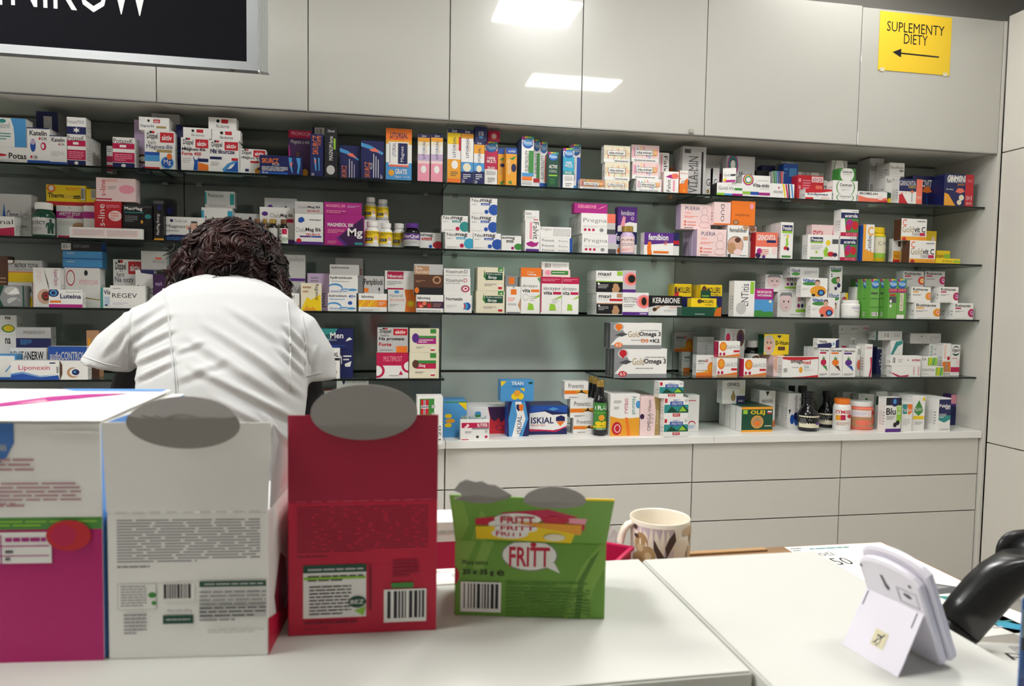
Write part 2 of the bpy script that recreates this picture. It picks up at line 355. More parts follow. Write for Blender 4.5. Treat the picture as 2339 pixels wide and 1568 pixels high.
TPL={
'hz':'T8 74 44 94 ink Doppel;t 12 64 38 74 ink herz;e 16 92 26 99 ink;e 24 92 34 99 rd;r 52 70 98 96 rd;T58 76 92 90 wh aktiv',
'lit':'r 0 93 100 100 nv;t 30 94 70 99 wh Zdrovit;v 40 48 62 86 nv LITORSAL;v 66 60 76 80 am sport',
'plu':'r 0 93 25 100 mag;r 25 94 50 100 ye;r 50 95 75 100 lgn;r 75 94 100 100 tl;e 6 76 94 97 bl;e 14 80 86 95 lb;t 14 84 88 92 wh Plusssz',
'vm':'r 0 22 100 100 @;r 3.0 32 4.6 73 tan;r 8.6 45 10.2 71 am;r 14.2 22 17.4 63 sal;r 19.8 58 21.4 95 cream;r 25.4 40 27.8 76 lgn;r 31.0 57 33.4 86 pk;r 36.6 14 39.0 62 tan;r 42.2 35 44.6 69 tan;r 47.8 43 49.4 84 am;r 53.4 43 56.6 82 sal;r 59.0 32 61.4 67 cream;r 64.6 19 67.0 56 lgn;r 70.2 25 73.4 72 pk;r 75.8 42 77.4 91 tan;r 81.4 28 83.8 80 tan;r 87.0 43 88.6 77 am;r 92.6 41 94.2 63 sal;r 12 42 82 70 mg;r 14 44 80 68 wh;T18 48 76 64 ink vita-miner;l 40 6 92 14 1 dg',
'vmd':'r 0 22 100 100 @;r 3.0 28 5.4 84 pk;r 8.6 31 11.0 81 mag;r 14.2 17 15.8 60 lil;r 19.8 41 23.0 81 lb;r 25.4 37 27.8 75 lgn;r 31.0 39 33.4 94 ye;r 36.6 30 38.2 61 am;r 42.2 49 44.6 94 sal;r 47.8 46 49.4 83 pk;r 53.4 30 55.8 59 mag;r 59.0 24 62.2 57 lil;r 64.6 22 67.0 63 lb;r 70.2 35 72.6 68 lgn;r 75.8 38 78.2 80 ye;r 81.4 24 83.0 77 am;r 87.0 39 89.4 75 sal;r 92.6 48 95.0 91 pk;r 14 40 78 70 mg;r 16 42 76 68 wh;T18 47 74 63 ink vita-miner;r 78 42 92 70 am;t 80 46 90 66 wh D3;l 10 6 86 14 1 dg',
'neo':'t 6 76 40 96 ink Neo;T38 72 80 94 ink mag;r 40 58 74 72 @;t 44 59 70 71 wh ~;l 6 58 26 66 2 mg;e 68 4 108 66 @;e 53 10 68 34 $;l 6 8 50 16 2 lg',
'chela':'T34 60 94 82 ink Mag B6;t 4 60 40 80 mg Chela;e 6 74 24 92 @;l 60 84 92 92 1 mg',
'chl':'t 4 40 36 56 mg Chela;T38 40 92 56 ink Mag B6;p @ 12 74 22 70 34 76 34 84 26 90 14 86;T40 30 90 37 rd SKURCZ;r 18 24 56 29 pu;r 58 24 94 29 bl;r 0 0 100 10 pu;e 6 6 24 20 rd;l 52 78 92 84 1 dg',
'pre':'t 6 50 74 76 mg Pregna;l 6 30 82 40 2 lg;e 8 12 16 26 cr;e 20 12 28 26 cr;e 32 12 40 26 cr;e 54 10 66 28 mg;r 76 55 100 100 @;r 76 0 100 24 dg;r 76 24 100 55 lg',
'kat':'T12 78 88 92 ink Katelin;t 62 66 90 74 ink SR;e 52 66 60 74 rd;r 0 0 100 9 bl',
'pot':'t 4 80 94 95 ink PotazeK;r 0 62 100 80 cr;r 32 67 62 75 wh;r 0 18 100 50 cr;l 8 22 90 46 4 pk;r 0 0 100 16 nv;e 38 2 60 13 wh',
'vis':'t 6 72 70 92 ink Visaxinum;t 74 72 88 92 cr D;e 62 14 98 58 lg;e 66 18 96 54 cr;e 71 24 91 48 wh;e 77 31 86 42 cr;l 6 62 60 68 1 mg',
'skz':'r 30 46 94 78 dgn;t 34 68 90 76 wh 44 ziola w saszetkach;T40 48 72 64 wh Skrzyp;p gn 26 90 22 60 36 40 30 60;r 76 82 96 100 gn;t 80 84 92 94 wh 4;r 78 12 92 26 wh;r 78 8 92 18 rd;l 26 20 70 32 2 mg',
'max':'T8 78 56 94 ink maxi;t 8 66 50 78 lg KRZEM;r 0 4 100 50 bk;p tan 60 20 80 44 90 20 84 4 62 4;e 64 20 80 44 tan;r 78 80 98 98 @;l 8 20 46 40 3 lg;e 6 38 14 46 wh;r 0 50 100 54 @',
'bio':'e 52 30 112 92 pk;e 62 36 102 86 sal;e 72 44 92 80 bk;t 4 66 54 80 ink BIOTYNA;t 4 56 54 64 ink MULTI MAX;l 4 34 48 50 2 mg;r 0 0 100 14 pu;r 66 4 94 10 lil',
'ent':'T62 66 70 86 cr E;T70 66 78 86 nv N;T78 66 86 86 lgn T;t 86 66 104 86 dg itis;e 60 38 68 54 mag;e 71 38 79 54 nv;e 82 38 90 54 lgn;p lgn 58 20 100 20 100 32 58 32 54 26;l 40 6 92 14 1 lg;e 6 22 42 96 lp;p mg 4 80 10 98 40 98 44 78 36 86 14 86;e 16 58 21 66 dg;e 30 58 35 66 dg;p rose 20 40 32 40 26 35',
'vib':'t 3 76 48 98 bl Vibovit;e 4 60 60 78 gn;T6 78 70 94 bl Vibovit;e 34 4 96 60 @;e 52 54 70 84 sk;p br 50 70 54 88 68 88 72 68 66 82 56 82;e 62 8 90 40 nv;e 68 14 84 34 lb;e 40 4 54 18 ink;l 4 36 30 48 2 lg',
'rut':'T6 76 84 94 ink Rutinacea;r 6 64 36 72 @;l 6 44 50 54 2 dg;e 72 16 108 66 @;e 80 24 104 58 $;t 84 28 98 54 wh Q;l 10 4 60 9 1 lg',
'gvd':'e 4 40 38 96 or;e 10 50 34 88 am;t 36 54 98 76 mg Gold-Vit D3;r 70 34 98 46 rd;r 0 0 100 12 tan;p or 20 12 100 12 100 26 60 18;e 4 14 14 32 cr;e 20 14 32 32 cr',
'go3':'p mg 0 12 0 100 14 100 28 60 12 40;e 6 68 26 98 lg;e 9 72 23 96 @;p @ 10 80 16 66 22 80;p dg 8 52 22 62 34 56 22 46;l 58 68 96 74 1 mg;t 34 44 56 68 gold Gold;T56 44 98 66 ink Omega 3;l 40 30 74 36 1 mg;r 0 0 100 14 mg;e 8 4 24 24 @;t 11 8 21 20 wh 65',
'nat':'T6 86 92 96 ink Naturasept;r 6 80 66 86 @;e 16 40 70 62 @;p gn 30 62 40 74 46 64 58 72 54 60;p $ 34 40 86 20 70 40;l 8 6 80 14 3 mg',
'prv':'t 16 62 82 88 ink Preventic;r 0 28 100 50 am;r 0 30 50 46 or;p ink 48 34 64 40 74 56 76 42 96 30 84 32 70 36;p wh 56 32 74 34 92 28 86 10 78 22 60 26;l 18 6 60 14 2 dg',
'ism':'p wh 14 0 42 0 34 20 40 50 32 80 46 100 18 100 8 80 16 50 8 20',
'omf':'r 0 28 100 68 tl;p dgn 10 30 30 60 55 34 80 66 100 40 100 30;p lgn 60 34 76 60 94 36;r 24 62 78 84 bl;t 30 66 74 80 wh OMEGA FORTE;r 36 10 66 26 rd;t 40 13 62 24 wh SERCE;r 2 78 12 98 rd;e 84 80 96 96 lg;l 36 86 66 94 2 bl',
'wit':'T8 66 44 80 ink witamina;r 46 66 58 80 rd;t 48 68 57 79 wh D3;l 8 56 40 62 1 mg;r 0 0 100 14 or;p am 0 14 40 20 70 36 100 14;e 56 16 90 66 or;e 62 22 84 58 am;l 6 24 56 30 1 tan;l 70 84 94 90 1 mg',
'asp':'r 0 12 100 100 ye;t 10 80 96 96 bk PARAGINIAN;t 10 68 50 78 bk EXTRA;e 58 34 80 66 sk;p wh 54 12 84 12 80 36 58 36;r 8 28 52 50 bk;t 14 33 46 45 wh FORTE',
'gvc':'T4 66 20 96 sal C;t 4 36 48 66 gold Gold;T50 38 94 64 ink vit C;t 44 22 70 36 dg 1000;r 72 22 94 36 cr;r 0 0 100 18 am;e 4 -4 20 14 rd;l 62 84 94 92 1 dg;l 66 6 92 12 1 or',
'grv':'T10 76 92 96 wh GRINOVITA',
'pue':'t 14 76 62 90 nv PUERIA;t 14 60 34 70 sal ~;l 12 44 56 54 2 sal;e 68 56 88 88 rose;e 69 57.5 87 86.5 lp;e 64 26 94 60 rose;e 65 27.5 93 58.5 lp;e 60 6 98 30 rose;e 61 7.5 97 28.5 lp;e 10 26 18 34 sal;e 10 14 18 22 sal;l 22 26 50 32 1 sal;l 22 14 50 20 1 sal;l 12 4 40 8 1 dg',
'sor':'T46 56 96 84 cr sorbent;l 50 36 96 44 1 lg;p cr 4 100 16 60 6 40 22 0 30 0 18 40 26 60 14 100',
'prn':'r 8 76 92 92 nv;T14 78 86 90 wh Prenalen;r 8 70 92 76 lgn;p lgn 40 54 56 60 62 40 54 30 36 32 44 44;e 46 56 64 66 ye;e 24 24 56 34 rd;e 50 22 70 32 dpu;l 20 62 80 68 2 lg;r 10 4 84 9 gn',
'ace':'r 0 66 100 88 nv;T22 70 94 84 wh acerola;r 0 14 100 66 gn;e 30 34 70 64 mag;e 62 24 100 58 rd;e 24 20 60 44 cr;p wh 0 14 0 66 20 66 30 14;r 0 0 100 14 cr;t 30 2 92 12 pk 60+20;l 60 91 96 96 1 mg',
'cen':'e 12 -20 88 120 gn;e 16 -18 84 118 wh;T26 58 76 80 ink Centrum;l 26 48 76 52 1 dg;l 34 26 68 36 2 mg',
'naz':'r 46 58 94 84 @',
}  # grey lg bodies on rear white goods: shade painted into the colour
TABLE='''
#S1
-45 62 335 | D60 | wh | white carton with red streak at the far left end | T60 24 98 62 bk Potas;e 10 36 56 56 rd;l 10 6 80 16 2 mg
-45 59 269 | ^ D60 | wh | white and sky-blue carton lying on the red-streaked one | p lb 74 0 100 0 100 100 66 100 72 70 74 40;t 40 64 64 84 mg Naturell;e 40 82 56 96 tl;l 40 22 66 50 3 tl
61 113 292 | n1 D60 | wh | tall white carton with a blue capsule and navy foot | @kat;e 14 32 38 68 bl;e 16 52 36 66 lil;e 60 38 84 60 cr;e 64 42 76 56 wh;t 28 13 46 22 ink SR;e 14 14 24 22 rd;r 0 97 100 100 nv
113 152 310 | D60 | wh | shorter white carton with thin grey text and navy foot | @kat;l 10 28 86 46 4 lg;r 0 97 100 100 nv
153 195 307 | n2 D55 | wh | white carton with two crimson bands and navy foot, lower of two | @pot
152 196 268 | ^ D55 | wh | white carton with a white star on navy, upper of two | t 4 62 92 84 mg PotazekMAX;r 0 0 100 44 nv;p wh 50 6 56 18 68 14 60 24 68 34 56 30 50 42 44 30 32 34 40 24 32 14 44 18
82 132 255 | d150 D110 slg | nv | navy carton at the back with a pale square patch | r 34 60 72 92 lg
243 257 333 | d170 | wh | narrow white carton with crimson band deep in the shadow | r 0 40 100 62 cr;r 0 6 100 30 cr;l 10 76 90 90 2 mg
257 307 314 | d14 D55 | wh | white carton with crimson bands standing alone, rounded capsule mark | @pot
306 332 274 | d95 D60 | lil | mauve carton with a brown capsule, half hidden | e 24 16 120 34 br;e 36 20 110 30 wh;p pu 0 0 100 0 100 12;l 20 52 60 60 2 mg
330 398 299 | n2 D48 | wh | white carton with a big blue mineral ball | @hz;t 6 50 94 64 nv Magnez-B6;r 40 44 92 51 gold;r 0 20 50 36 lb;r 0 36 50 44 bl;e 54 2 98 34 lb;e 58 5 94 31 bl;t 64 10 88 26 wh Mg;e 74 26 92 42 or;r 0 0 50 5 rd
317 386 268 | ^ D70 | wh | flat white carton with red tag, overhanging the ball carton | e 28 62 36 82 bk;r 48 56 70 84 rd;t 51 60 67 80 wh aktiv;t 6 18 50 42 nv Magnez-B6;r 58 18 90 34 gold
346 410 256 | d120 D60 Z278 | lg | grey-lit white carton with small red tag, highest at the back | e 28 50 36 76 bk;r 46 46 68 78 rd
402 417 285 | d70 D50 | nv | small navy carton peeping between white ones | l 10 30 80 50 2 bl
413 477 315 | D50 n1 | wh | white carton with a blue standing figure and orange corner | @hz;T4 58 88 70 ink Magnez-B6;T4 46 72 57 rd Forte 400;p bl 44 2 48 26 42 46 50 34 58 34 66 48 60 26 60 2;p or 62 2 98 2 98 20 62 26;r 62 28 98 38 nv;l 6 22 36 40 3 lg
418 482 292 | ^ D50 | wh | flat white carton with red tag, lying on the blue-figure one | e 30 55 40 82 bk;r 48 52 72 84 rd;t 30 16 76 40 ink Na skurcze
478 545 321 | D50 n1 | wh | white carton with a big blue leg swirl | @hz;T4 58 86 72 nv Na skurcze;r 2 40 42 48 nv;p lb 44 10 62 28 98 44 98 2 50 2;p bl 54 6 70 24 98 36 98 4;p wh 60 10 72 24 88 30 76 14;r 76 38 98 46 rd;l 6 20 34 34 3 lg
484 549 297 | ^ D50 | wh | flat white carton with red tag, middle of the blue-leg pile | e 28 55 40 84 bk;r 46 52 70 86 rd;t 28 14 74 42 ink Na skurcze
476 540 269 | ^ D50 | wh | flat white carton with red tag, topping the blue-leg pile | e 28 55 40 84 bk;r 46 52 70 86 rd;t 28 14 74 42 ink Na skurcze
548 607 341 | d12 D45 | wh | white carton with a dark runner on yellow | @hz;t 6 58 80 70 ink Magnez-B6;r 40 46 74 54 rd;p am 60 2 98 2 98 26 76 34 56 20;p ink 60 8 68 20 78 18 90 24 80 26 70 28;r 20 12 34 22 nv
593 690 356 | d-2 D40 | nv | long navy carton with orange lettering and lit legs | T5 58 44 84 or SKURCZ;t 30 46 46 58 wh PLUS;l 5 16 66 42 4 wh;r 0 0 66 12 bl;p lb 68 92 70 50 76 10 78 10 76 50 76 92;p sal 71 64 74 38 78 66;p lb 86 92 90 50 88 8 92 8 96 50 96 92;t 6 3 20 11 wh 56
659 712 298 | d80 D60 | dpu | tall black-purple carton with crimson top strip | r 0 84 100 100 cr;T12 87 96 97 pk PROMOCJA;t 10 70 92 80 lg Magnez z wit.;p mag 0 30 8 50 4 66 0 70;r 34 24 48 54 br;e 58 4 84 20 am
709 738 306 | d10 D40 | nv | slim upright navy carton with vertical orange lettering | v 18 52 62 96 or SKURCZ;v 64 74 84 96 or FORTE;p lb 26 44 40 14 50 14 44 44;p sal 30 40 38 26 46 40;p lb 60 44 66 14 74 14 72 44;t 8 2 30 8 wh 20
713 741 291 | d90 D40 slg | nv | navy carton behind the slim one with white barcode top | r 20 84 100 100 lg;b 24 86 96 98
742 770 291 | n1 D45 | ink | tall ink-blue carton with a pale disc near the foot | v 34 34 66 82 wh MAGNUM forte;r 72 56 88 78 lgn;e 14 5 82 24 lg;t 22 90 80 95 wh Zdrovit
776 823 333 | d30 D45 | nv | navy carton with glowing leg and orange upright word, left of the taller twin | v 10 2 34 40 or SKURCZ;p lb 0 92 40 84 96 60 90 56 40 74 0 80;p sal 34 74 60 78 84 64 50 68;r 46 4 49 60 wh;r 58 4 61 54 wh;r 70 4 72 44 wh
825 877 322 | d6 D45 n1 | nv | navy carton with glowing leg and orange upright word, the taller twin | v 16 4 38 44 or SKURCZ;v 40 26 50 42 wh PLUS;p lb 0 94 40 88 98 70 92 64 40 78 0 84;p sal 34 76 60 82 84 70 50 72;r 54 4 57 66 wh;r 64 4 67 60 wh;r 74 4 77 52 wh;t 84 2 94 12 wh 56
882 941 294 | D60 | wh | white, orange and blue carton with a die-cut window | r 0 0 100 34 lb;r 0 78 100 100 or;r 0 70 100 78 am;T16 82 84 92 nv LITORSAL;t 16 78 70 82 rd FORTE;r 10 30 88 74 wh;r 14 32 84 72 dg;r 16 32 46 72 wh;r 50 32 80 72 nv;v 24 46 38 72 nv LITORSAL;v 56 36 72 66 wh Magnez;r 12 26 88 30 sal;e 10 8 32 20 am;T36 12 82 22 wh GRATIS;t 34 4 92 9 wh Magnez + wit. B6
955 982 307 | n1 D35 | lp | upright pink and blue tube carton, left of the pair | r 0 84 100 93 am;r 0 76 100 84 cream;r 0 56 100 76 wh;r 0 44 100 58 lil;r 0 38 100 44 lp;r 0 0 100 38 pk;e 26 18 72 34 wh;@lit
985 1012 307 | n1 D35 | lp | upright pink and blue tube carton, right of the pair | r 0 84 100 93 am;r 0 76 100 84 cream;r 0 56 100 76 wh;r 0 44 100 58 lil;r 0 38 100 44 lp;r 0 0 100 38 pk;e 26 18 72 34 wh;@lit
1023 1053 295 | D40 n2 | wh | upright yellow and white tube carton with red tag | r 0 0 100 44 am;r 0 72 100 93 ye;e 30 26 80 42 wh;r 0 0 100 8 or;l 24 12 80 22 3 dg;r 84 60 100 86 rd;@lit
1054 1082 297 | D40 n1 | wh | upright blue and white tube carton with a cream tablet | r 0 0 100 40 lb;r 0 0 100 22 nv;r 0 84 100 93 am;e 16 22 82 38 cream;l 18 8 80 18 3 wh;t 8 1 30 7 wh 24;@lit
1083 1107 324 | D40 n1 | wh | shorter navy and cream tube carton | r 0 0 100 30 nv;r 0 30 100 50 lb;r 0 72 100 93 am;e 24 28 76 44 cream;l 18 10 80 24 3 wh;t 8 1 34 8 wh 20;@lit
1085 1113 290 | ^ D45 | nv | small navy carton lying end-on atop the navy tube | t 30 40 70 70 wh 24 TAB;r 34 24 66 36 lb
1108 1137 324 | D45 | wh | upright crimson and white tube carton with rainbow cap print | r 0 38 100 80 cr;@plu;T20 60 82 66 wh 100%;T16 52 86 59 wh MULTI;T20 38 80 44 wh ZELAZO;r 12 26 86 34 lg;l 24 8 80 20 3 mg
1115 1142 299 | ^ D50 | cr | small crimson carton end with a pale pill | e 24 20 76 80 sal;e 32 30 68 72 lp
1138 1155 338 | d14 D40 | am | amber upright carton partly hidden by the crimson tube | r 0 84 100 100 bl;v 10 30 60 70 gold electro;e 30 50 90 60 nv;p gn 20 70 90 76 60 66;p gn 20 10 90 16 60 4
1156 1181 338 | d8 D40 n1 | am | amber upright carton fully in view with green leaves | r 0 84 100 100 bl;t 20 88 86 95 wh activlab;v 10 30 44 70 cream electroVit;e 50 36 96 58 nv;p gn 30 70 96 80 70 68;p gn 20 8 60 2 50 14
1192 1220 312 | D45 n2 sbl | wh | upright white and green tube carton, tallest of its row | r 60 20 100 72 gn;@plu;v 30 30 60 72 dg ELEKTROLITY;r 6 20 96 27 lb;r 6 12 90 19 or;r 6 4 90 10 lg
1219 1234 319 | d55 D45 | wh | green-edged tube carton half behind the tallest | r 50 20 100 72 gn;@plu;v 20 30 60 72 dg ELEKTROLITY;r 0 12 100 20 rd
1234 1251 325 | d55 D45 | wh | salmon-edged white tube carton | r 66 14 100 72 sal;@plu;v 14 20 54 72 dg ELEKTROLITY;r 0 0 100 12 bl
1252 1276 348 | d8 D40 n1 | dgn | dark green tube carton with rainbow cap print | @plu;T10 54 90 64 wh ACTIVE;t 14 42 86 50 lg 100%;r 10 32 90 36 lgn;l 20 8 70 26 4 gn
1287 1312 339 | D45 sbl | wh | turquoise and white tube carton | r 0 34 100 80 cy;@plu;T22 60 78 67 wh 100%;T18 52 84 59 wh MULTI;r 0 34 100 43 tl;t 20 35 80 42 wh MAGNEZ;r 12 20 88 30 lg;l 24 4 80 14 2 mg
1305 1327 330 | d60 D45 | wh | blue-edged white tube carton behind the turquoise one | r 60 0 100 72 bl;r 0 0 100 10 lb;@plu;v 10 22 46 72 dg ELEKTROLITY
1325 1381 410 | D40 | wh | flat carton of warm rainbow stripes, single | @vmd:tan
1382 1436 413 | D45 n1 | wh | warm striped carton with white name plate, bottom of three | @vm:cream
1382 1439 372 | ^ D45 | wh | warm striped carton with white name plate, middle of three | @vm:cream
1380 1440 333 | ^ D45 | wh | warm striped carton with white name plate, top of three | @vm:cream
1454 1511 409 | D42 n2 | wh | rainbow striped carton with amber badge, bottom of three | @vmd:wh
1445 1505 371 | ^ d20 D45 n1 | wh | rainbow striped carton with amber badge, middle of three | @vmd:lp
1443 1506 332 | ^ D45 n1 | wh | rainbow striped carton with amber badge, top of three | @vmd:lp
1505 1529 349 | d80 D45 | wh | white and pink carton with vertical name, at the back | w 50 40 84 92 ink Falvit;r 20 50 34 96 pk;p mag 0 30 50 44 96 26 40 16
1517 1551 392 | D45 n1 slp | wh | white and pink carton with magenta butterfly, at the front | v 20 6 46 62 ink Falvit;r 62 8 74 60 pk;p mag 10 74 40 84 90 92 94 70 60 66;e 50 66 98 92 sal
1553 1572 390 | d20 D45 | or | orange and white carton beside the magenta butterfly | r 0 66 100 100 wh;t 8 84 92 94 rd Pharmaton;p wh 0 40 100 70 100 80 0 60;e 20 44 60 58 lg;p am 30 4 60 24 80 6 62 12
1532 1567 383 | d110 D45 | or | orange carton back behind the butterfly box | r 0 70 100 84 lg;t 10 72 50 82 ink Phar
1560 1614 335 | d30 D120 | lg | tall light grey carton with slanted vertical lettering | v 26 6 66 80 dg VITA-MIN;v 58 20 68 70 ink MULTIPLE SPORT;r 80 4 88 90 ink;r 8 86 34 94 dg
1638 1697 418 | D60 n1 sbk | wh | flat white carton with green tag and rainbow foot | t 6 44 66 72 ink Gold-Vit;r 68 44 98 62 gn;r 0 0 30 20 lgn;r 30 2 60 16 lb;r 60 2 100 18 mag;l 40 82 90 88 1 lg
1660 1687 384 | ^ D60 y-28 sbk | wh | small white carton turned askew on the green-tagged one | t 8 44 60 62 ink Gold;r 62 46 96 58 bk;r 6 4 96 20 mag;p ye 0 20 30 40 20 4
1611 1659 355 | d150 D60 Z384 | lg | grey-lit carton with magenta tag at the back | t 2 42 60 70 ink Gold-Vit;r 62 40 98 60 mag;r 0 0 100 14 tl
1612 1624 384 | d110 D60 sbk | wh | narrow black-sided carton deep left of the askew one | t 20 40 90 64 ink G;e 24 14 80 30 gold
1629 1644 384 | d110 D60 sbk | wh | narrow black-sided carton deep right by the askew one | t 16 40 94 64 ink Go;e 24 14 80 30 gold
1696 1760 401 | D60 n1 | wh | white carton with rainbow ring, front of two | e 2 52 40 104 mag;e 6 58 36 100 ye;e 9 62 33 96 tl;e 13 68 30 90 wh;T36 46 96 64 ink Vita-min;t 66 34 96 46 lg plus;r 0 12 30 24 lgn;r 30 10 60 24 bl;r 60 10 100 22 mag;l 52 74 92 80 1 lg
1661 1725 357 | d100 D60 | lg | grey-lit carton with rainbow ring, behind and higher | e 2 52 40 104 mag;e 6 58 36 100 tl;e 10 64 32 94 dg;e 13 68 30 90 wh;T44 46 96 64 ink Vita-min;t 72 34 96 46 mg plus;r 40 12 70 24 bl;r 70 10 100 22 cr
1759 1815 420 | D50 n1 | wh | white carton with red drop and coloured ribbons | t 14 34 52 56 ink vitotal;p cr 32 74 36 62 40 74 36 78;p ye 50 98 58 98 66 0 62 0;p cr 62 98 68 98 78 0 72 0;p nv 72 98 78 98 84 0 78 0;p lb 84 98 90 98 98 0 92 0
1727 1767 390 | d120 D60 | bk | black carton in the shadow behind rainbow rings | l 40 60 60 70 1 mg
1740 1772 378 | d190 D50 | nv | dark blue carton deep in the corner shadow | l 30 40 70 60 1 bl
1766 1790 391 | d60 D40 | lg | carton of coloured ribbons behind the red-drop one | p gn 0 100 14 100 40 0 24 0;p tl 20 100 34 100 50 0 40 0;p bl 40 100 54 100 66 0 56 0;p dpu 58 100 72 100 82 0 72 0;p rd 76 100 90 100 98 0 88 0
1790 1824 374 | d70 D50 | bl | blue and white carton behind the red one | r 0 0 100 34 wh;T4 10 80 28 ink bodymax;r 40 66 90 88 lb;l 6 70 30 90 2 lb
1840 1901 432 | D55 n1 | wh | white carton with red wave, front of the red pair | p rd 0 60 0 100 100 100 100 84 60 68;T8 34 86 62 nv bodymax;t 60 12 90 30 sal active;r 0 0 30 20 rd
1822 1882 401 | d58 D55 | rd | red carton with white capsule tag behind the wave | r 54 74 98 96 lp;t 58 76 94 92 cr 60+20;r 70 36 96 62 sal;e 4 72 14 88 pk;e 4 44 14 60 pk;l 20 46 50 84 4 pk
1904 1957 444 | D55 | wh | white carton with green oval, bottom of the oval pile | @cen
1904 1960 413 | ^ D55 n1 | wh | white carton with green oval, middle of the oval pile | @cen
1917 1955 385 | ^ D55 n1 | gn | bright green carton with white hexagon label | e 8 -10 90 110 wh;T18 62 80 82 ink Centrum;l 24 46 74 52 1 dg
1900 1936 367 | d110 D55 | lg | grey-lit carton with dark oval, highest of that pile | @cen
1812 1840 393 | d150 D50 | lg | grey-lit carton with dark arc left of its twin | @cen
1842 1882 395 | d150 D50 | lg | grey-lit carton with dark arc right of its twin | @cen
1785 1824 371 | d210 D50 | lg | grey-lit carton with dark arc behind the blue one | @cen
1881 1902 413 | d80 D50 | gn | green carton slice beside the red pair | e -60 -10 70 110 wh;t 0 50 40 76 ink m
1961 2027 438 | D60 | wh | white carton with pale red landscape | T4 68 66 92 ink BROMELAN;p sal 0 0 100 0 100 46 60 36 30 40 0 60;p rd 50 0 100 0 100 24;e 66 24 86 60 lp
2024 2057 403 | d40 D100 n1 | wh | white carton with green glass print, lower of two | t 6 76 92 92 ink RenoPuren;p dgn 0 0 0 46 50 40 70 10 96 0;p gn 40 46 96 66 90 30 50 20;e 14 6 44 24 ye;r 70 66 90 74 lg
2033 2067 372 | ^ D100 n1 | wh | white carton end with small grey tag, upper of two | t 6 54 90 76 ink RenoPuren;r 66 34 92 48 mg
1988 2020 356 | d120 D100 | lg | long pale carton reaching into the back corner | t 4 74 86 90 ink RenoPuren;b 6 16 46 50
2055 2108 409 | d10 D60 | wh | white, navy and coral carton with orange umbrella, left | r 0 50 100 100 nv;r 74 0 100 100 sal;t 2 72 70 92 wh GRINOVITA;t 40 62 70 72 ye FORTE;p or 46 46 56 56 66 46;r 55 10 57 46 nv;t 78 20 96 34 wh 10+3;p rd 0 0 0 36 14 40 30 14 40 0;t 4 40 34 48 sal wit. C
2085 2140 402 | d75 D60 | nv | navy carton with big orange umbrella behind | T40 64 94 88 wh OVITA;p or 42 50 52 66 72 66 82 50 62 46;p bl 58 6 62 46 68 6 64 6 62 26 60 6
2159 2225 398 | d10 D90 | nv | navy and crimson family carton with coral umbrella at right end | @grv;r 72 0 100 100 rd;T8 72 70 92 wh GRINOVITA;t 44 62 70 72 am Junior;t 76 20 96 34 wh 10+3;t 76 6 96 14 lp GRATIS;t 78 76 96 84 pk TERAZ;p sal 38 44 46 56 62 56 70 46 54 40;p am 0 0 0 40 14 36 30 14 40 0;e 44 4 60 20 cream;e 50 18 68 36 cream;t 6 48 30 54 wh dla rodziny
#S2
-30 71 443 | d60 D60 | lg | grey carton with blue script at the left end | t 44 40 70 62 nv Chrom;t 72 40 98 62 mg Activ;p bl 30 10 38 80 42 40 34 30;l 60 20 90 30 1 mg;Z
-40 32 494 | D60 | wh | white and crimson carton slanting at the far left edge | t 56 60 96 84 dg nal;p cr 0 0 100 0 100 46 40 34 0 40
-20 62 484 | d66 D40 | or | orange photo-printed carton behind the crimson corner | p tan 40 10 90 30 96 80 60 60;r 0 84 100 100 lil
64 115 461 | Jjar D55 cwh l4 | dgn | dark green jar with white lid and body-outline label | r 0 0 100 88 lg;T6 72 66 90 wh GASTRO;T6 52 66 70 dg PROTECT;p dgn 72 6 72 50 66 30 68 60 78 66 78 78 86 78 86 66 96 60 96 30 92 50 92 6 84 6 82 30 80 6;e 77 70 87 84 dgn;l 8 16 56 40 4 mg
108 129 461 | Jjar d70 D30 cdg l4 | bk | dark jar hidden behind the green jar | r 0 20 100 60 dg
128 189 470 | D60 n1 | wh | white carton with magenta banner | r 0 62 100 82 mag;T10 70 90 80 wh APETYT STOP;t 40 63 64 69 wh MAX;l 8 40 70 54 3 lg;e 60 30 110 50 tan;r 6 2 50 10 cr;p mg 44 90 50 96 56 90 50 93
190 217 470 | d62 D50 | wh | second magenta-banner carton peeping out at the right | r 0 62 100 82 mag
105 196 423 | ^2 D60 | ye | yellow carton with red foot lying on the magenta banner one | r 0 0 100 18 rd;T4 36 44 60 ink Therm;t 46 36 66 58 tan Line;r 68 34 86 50 bk;t 70 36 85 48 ye Forte;e 2 62 24 100 or;e 7 70 19 94 wh;b 88 28 98 90;l 50 74 84 90 2 or
197 219 432 | ^2 D50 | ye | yellow carton end beside its longer twin | r 0 0 100 20 rd;b 50 40 96 96
215 277 460 | d30 D60 | rd | raspberry carton with vertical white name and oval | v 14 34 38 92 wh s-line;t 44 80 92 92 pk system;e 52 48 102 76 lp;l 60 52 90 72 3 sal;p pk 40 12 96 30 96 28 42 9
219 309 407 | ^ D60 | lp | pale grey-pink carton with vertical red name | v 10 22 24 92 rd s-line;t 26 80 54 94 sal system;e 58 34 98 72 pk;r 0 6 40 12 cr;l 30 50 50 66 3 mg
280 349 518 | d25 D50 | bk | black carton with white name, lower of the black two | T6 52 66 84 wh MenMag
280 348 468 | ^ D50 n1 | bk | black carton with white name, upper of the black two | T6 70 66 90 wh MenMag;r 2 88 98 94 dg;e 74 36 96 58 tl;e 60 14 68 30 am;l 8 20 50 50 4 mg;r 6 62 70 66 tl
158 325 521 | d-14 D22 | wh | long white carton side with pale print in front | r 4 18 48 82 lp;r 50 18 94 82 lp;l 6 22 46 78 4 lg;l 52 22 92 78 4 lg
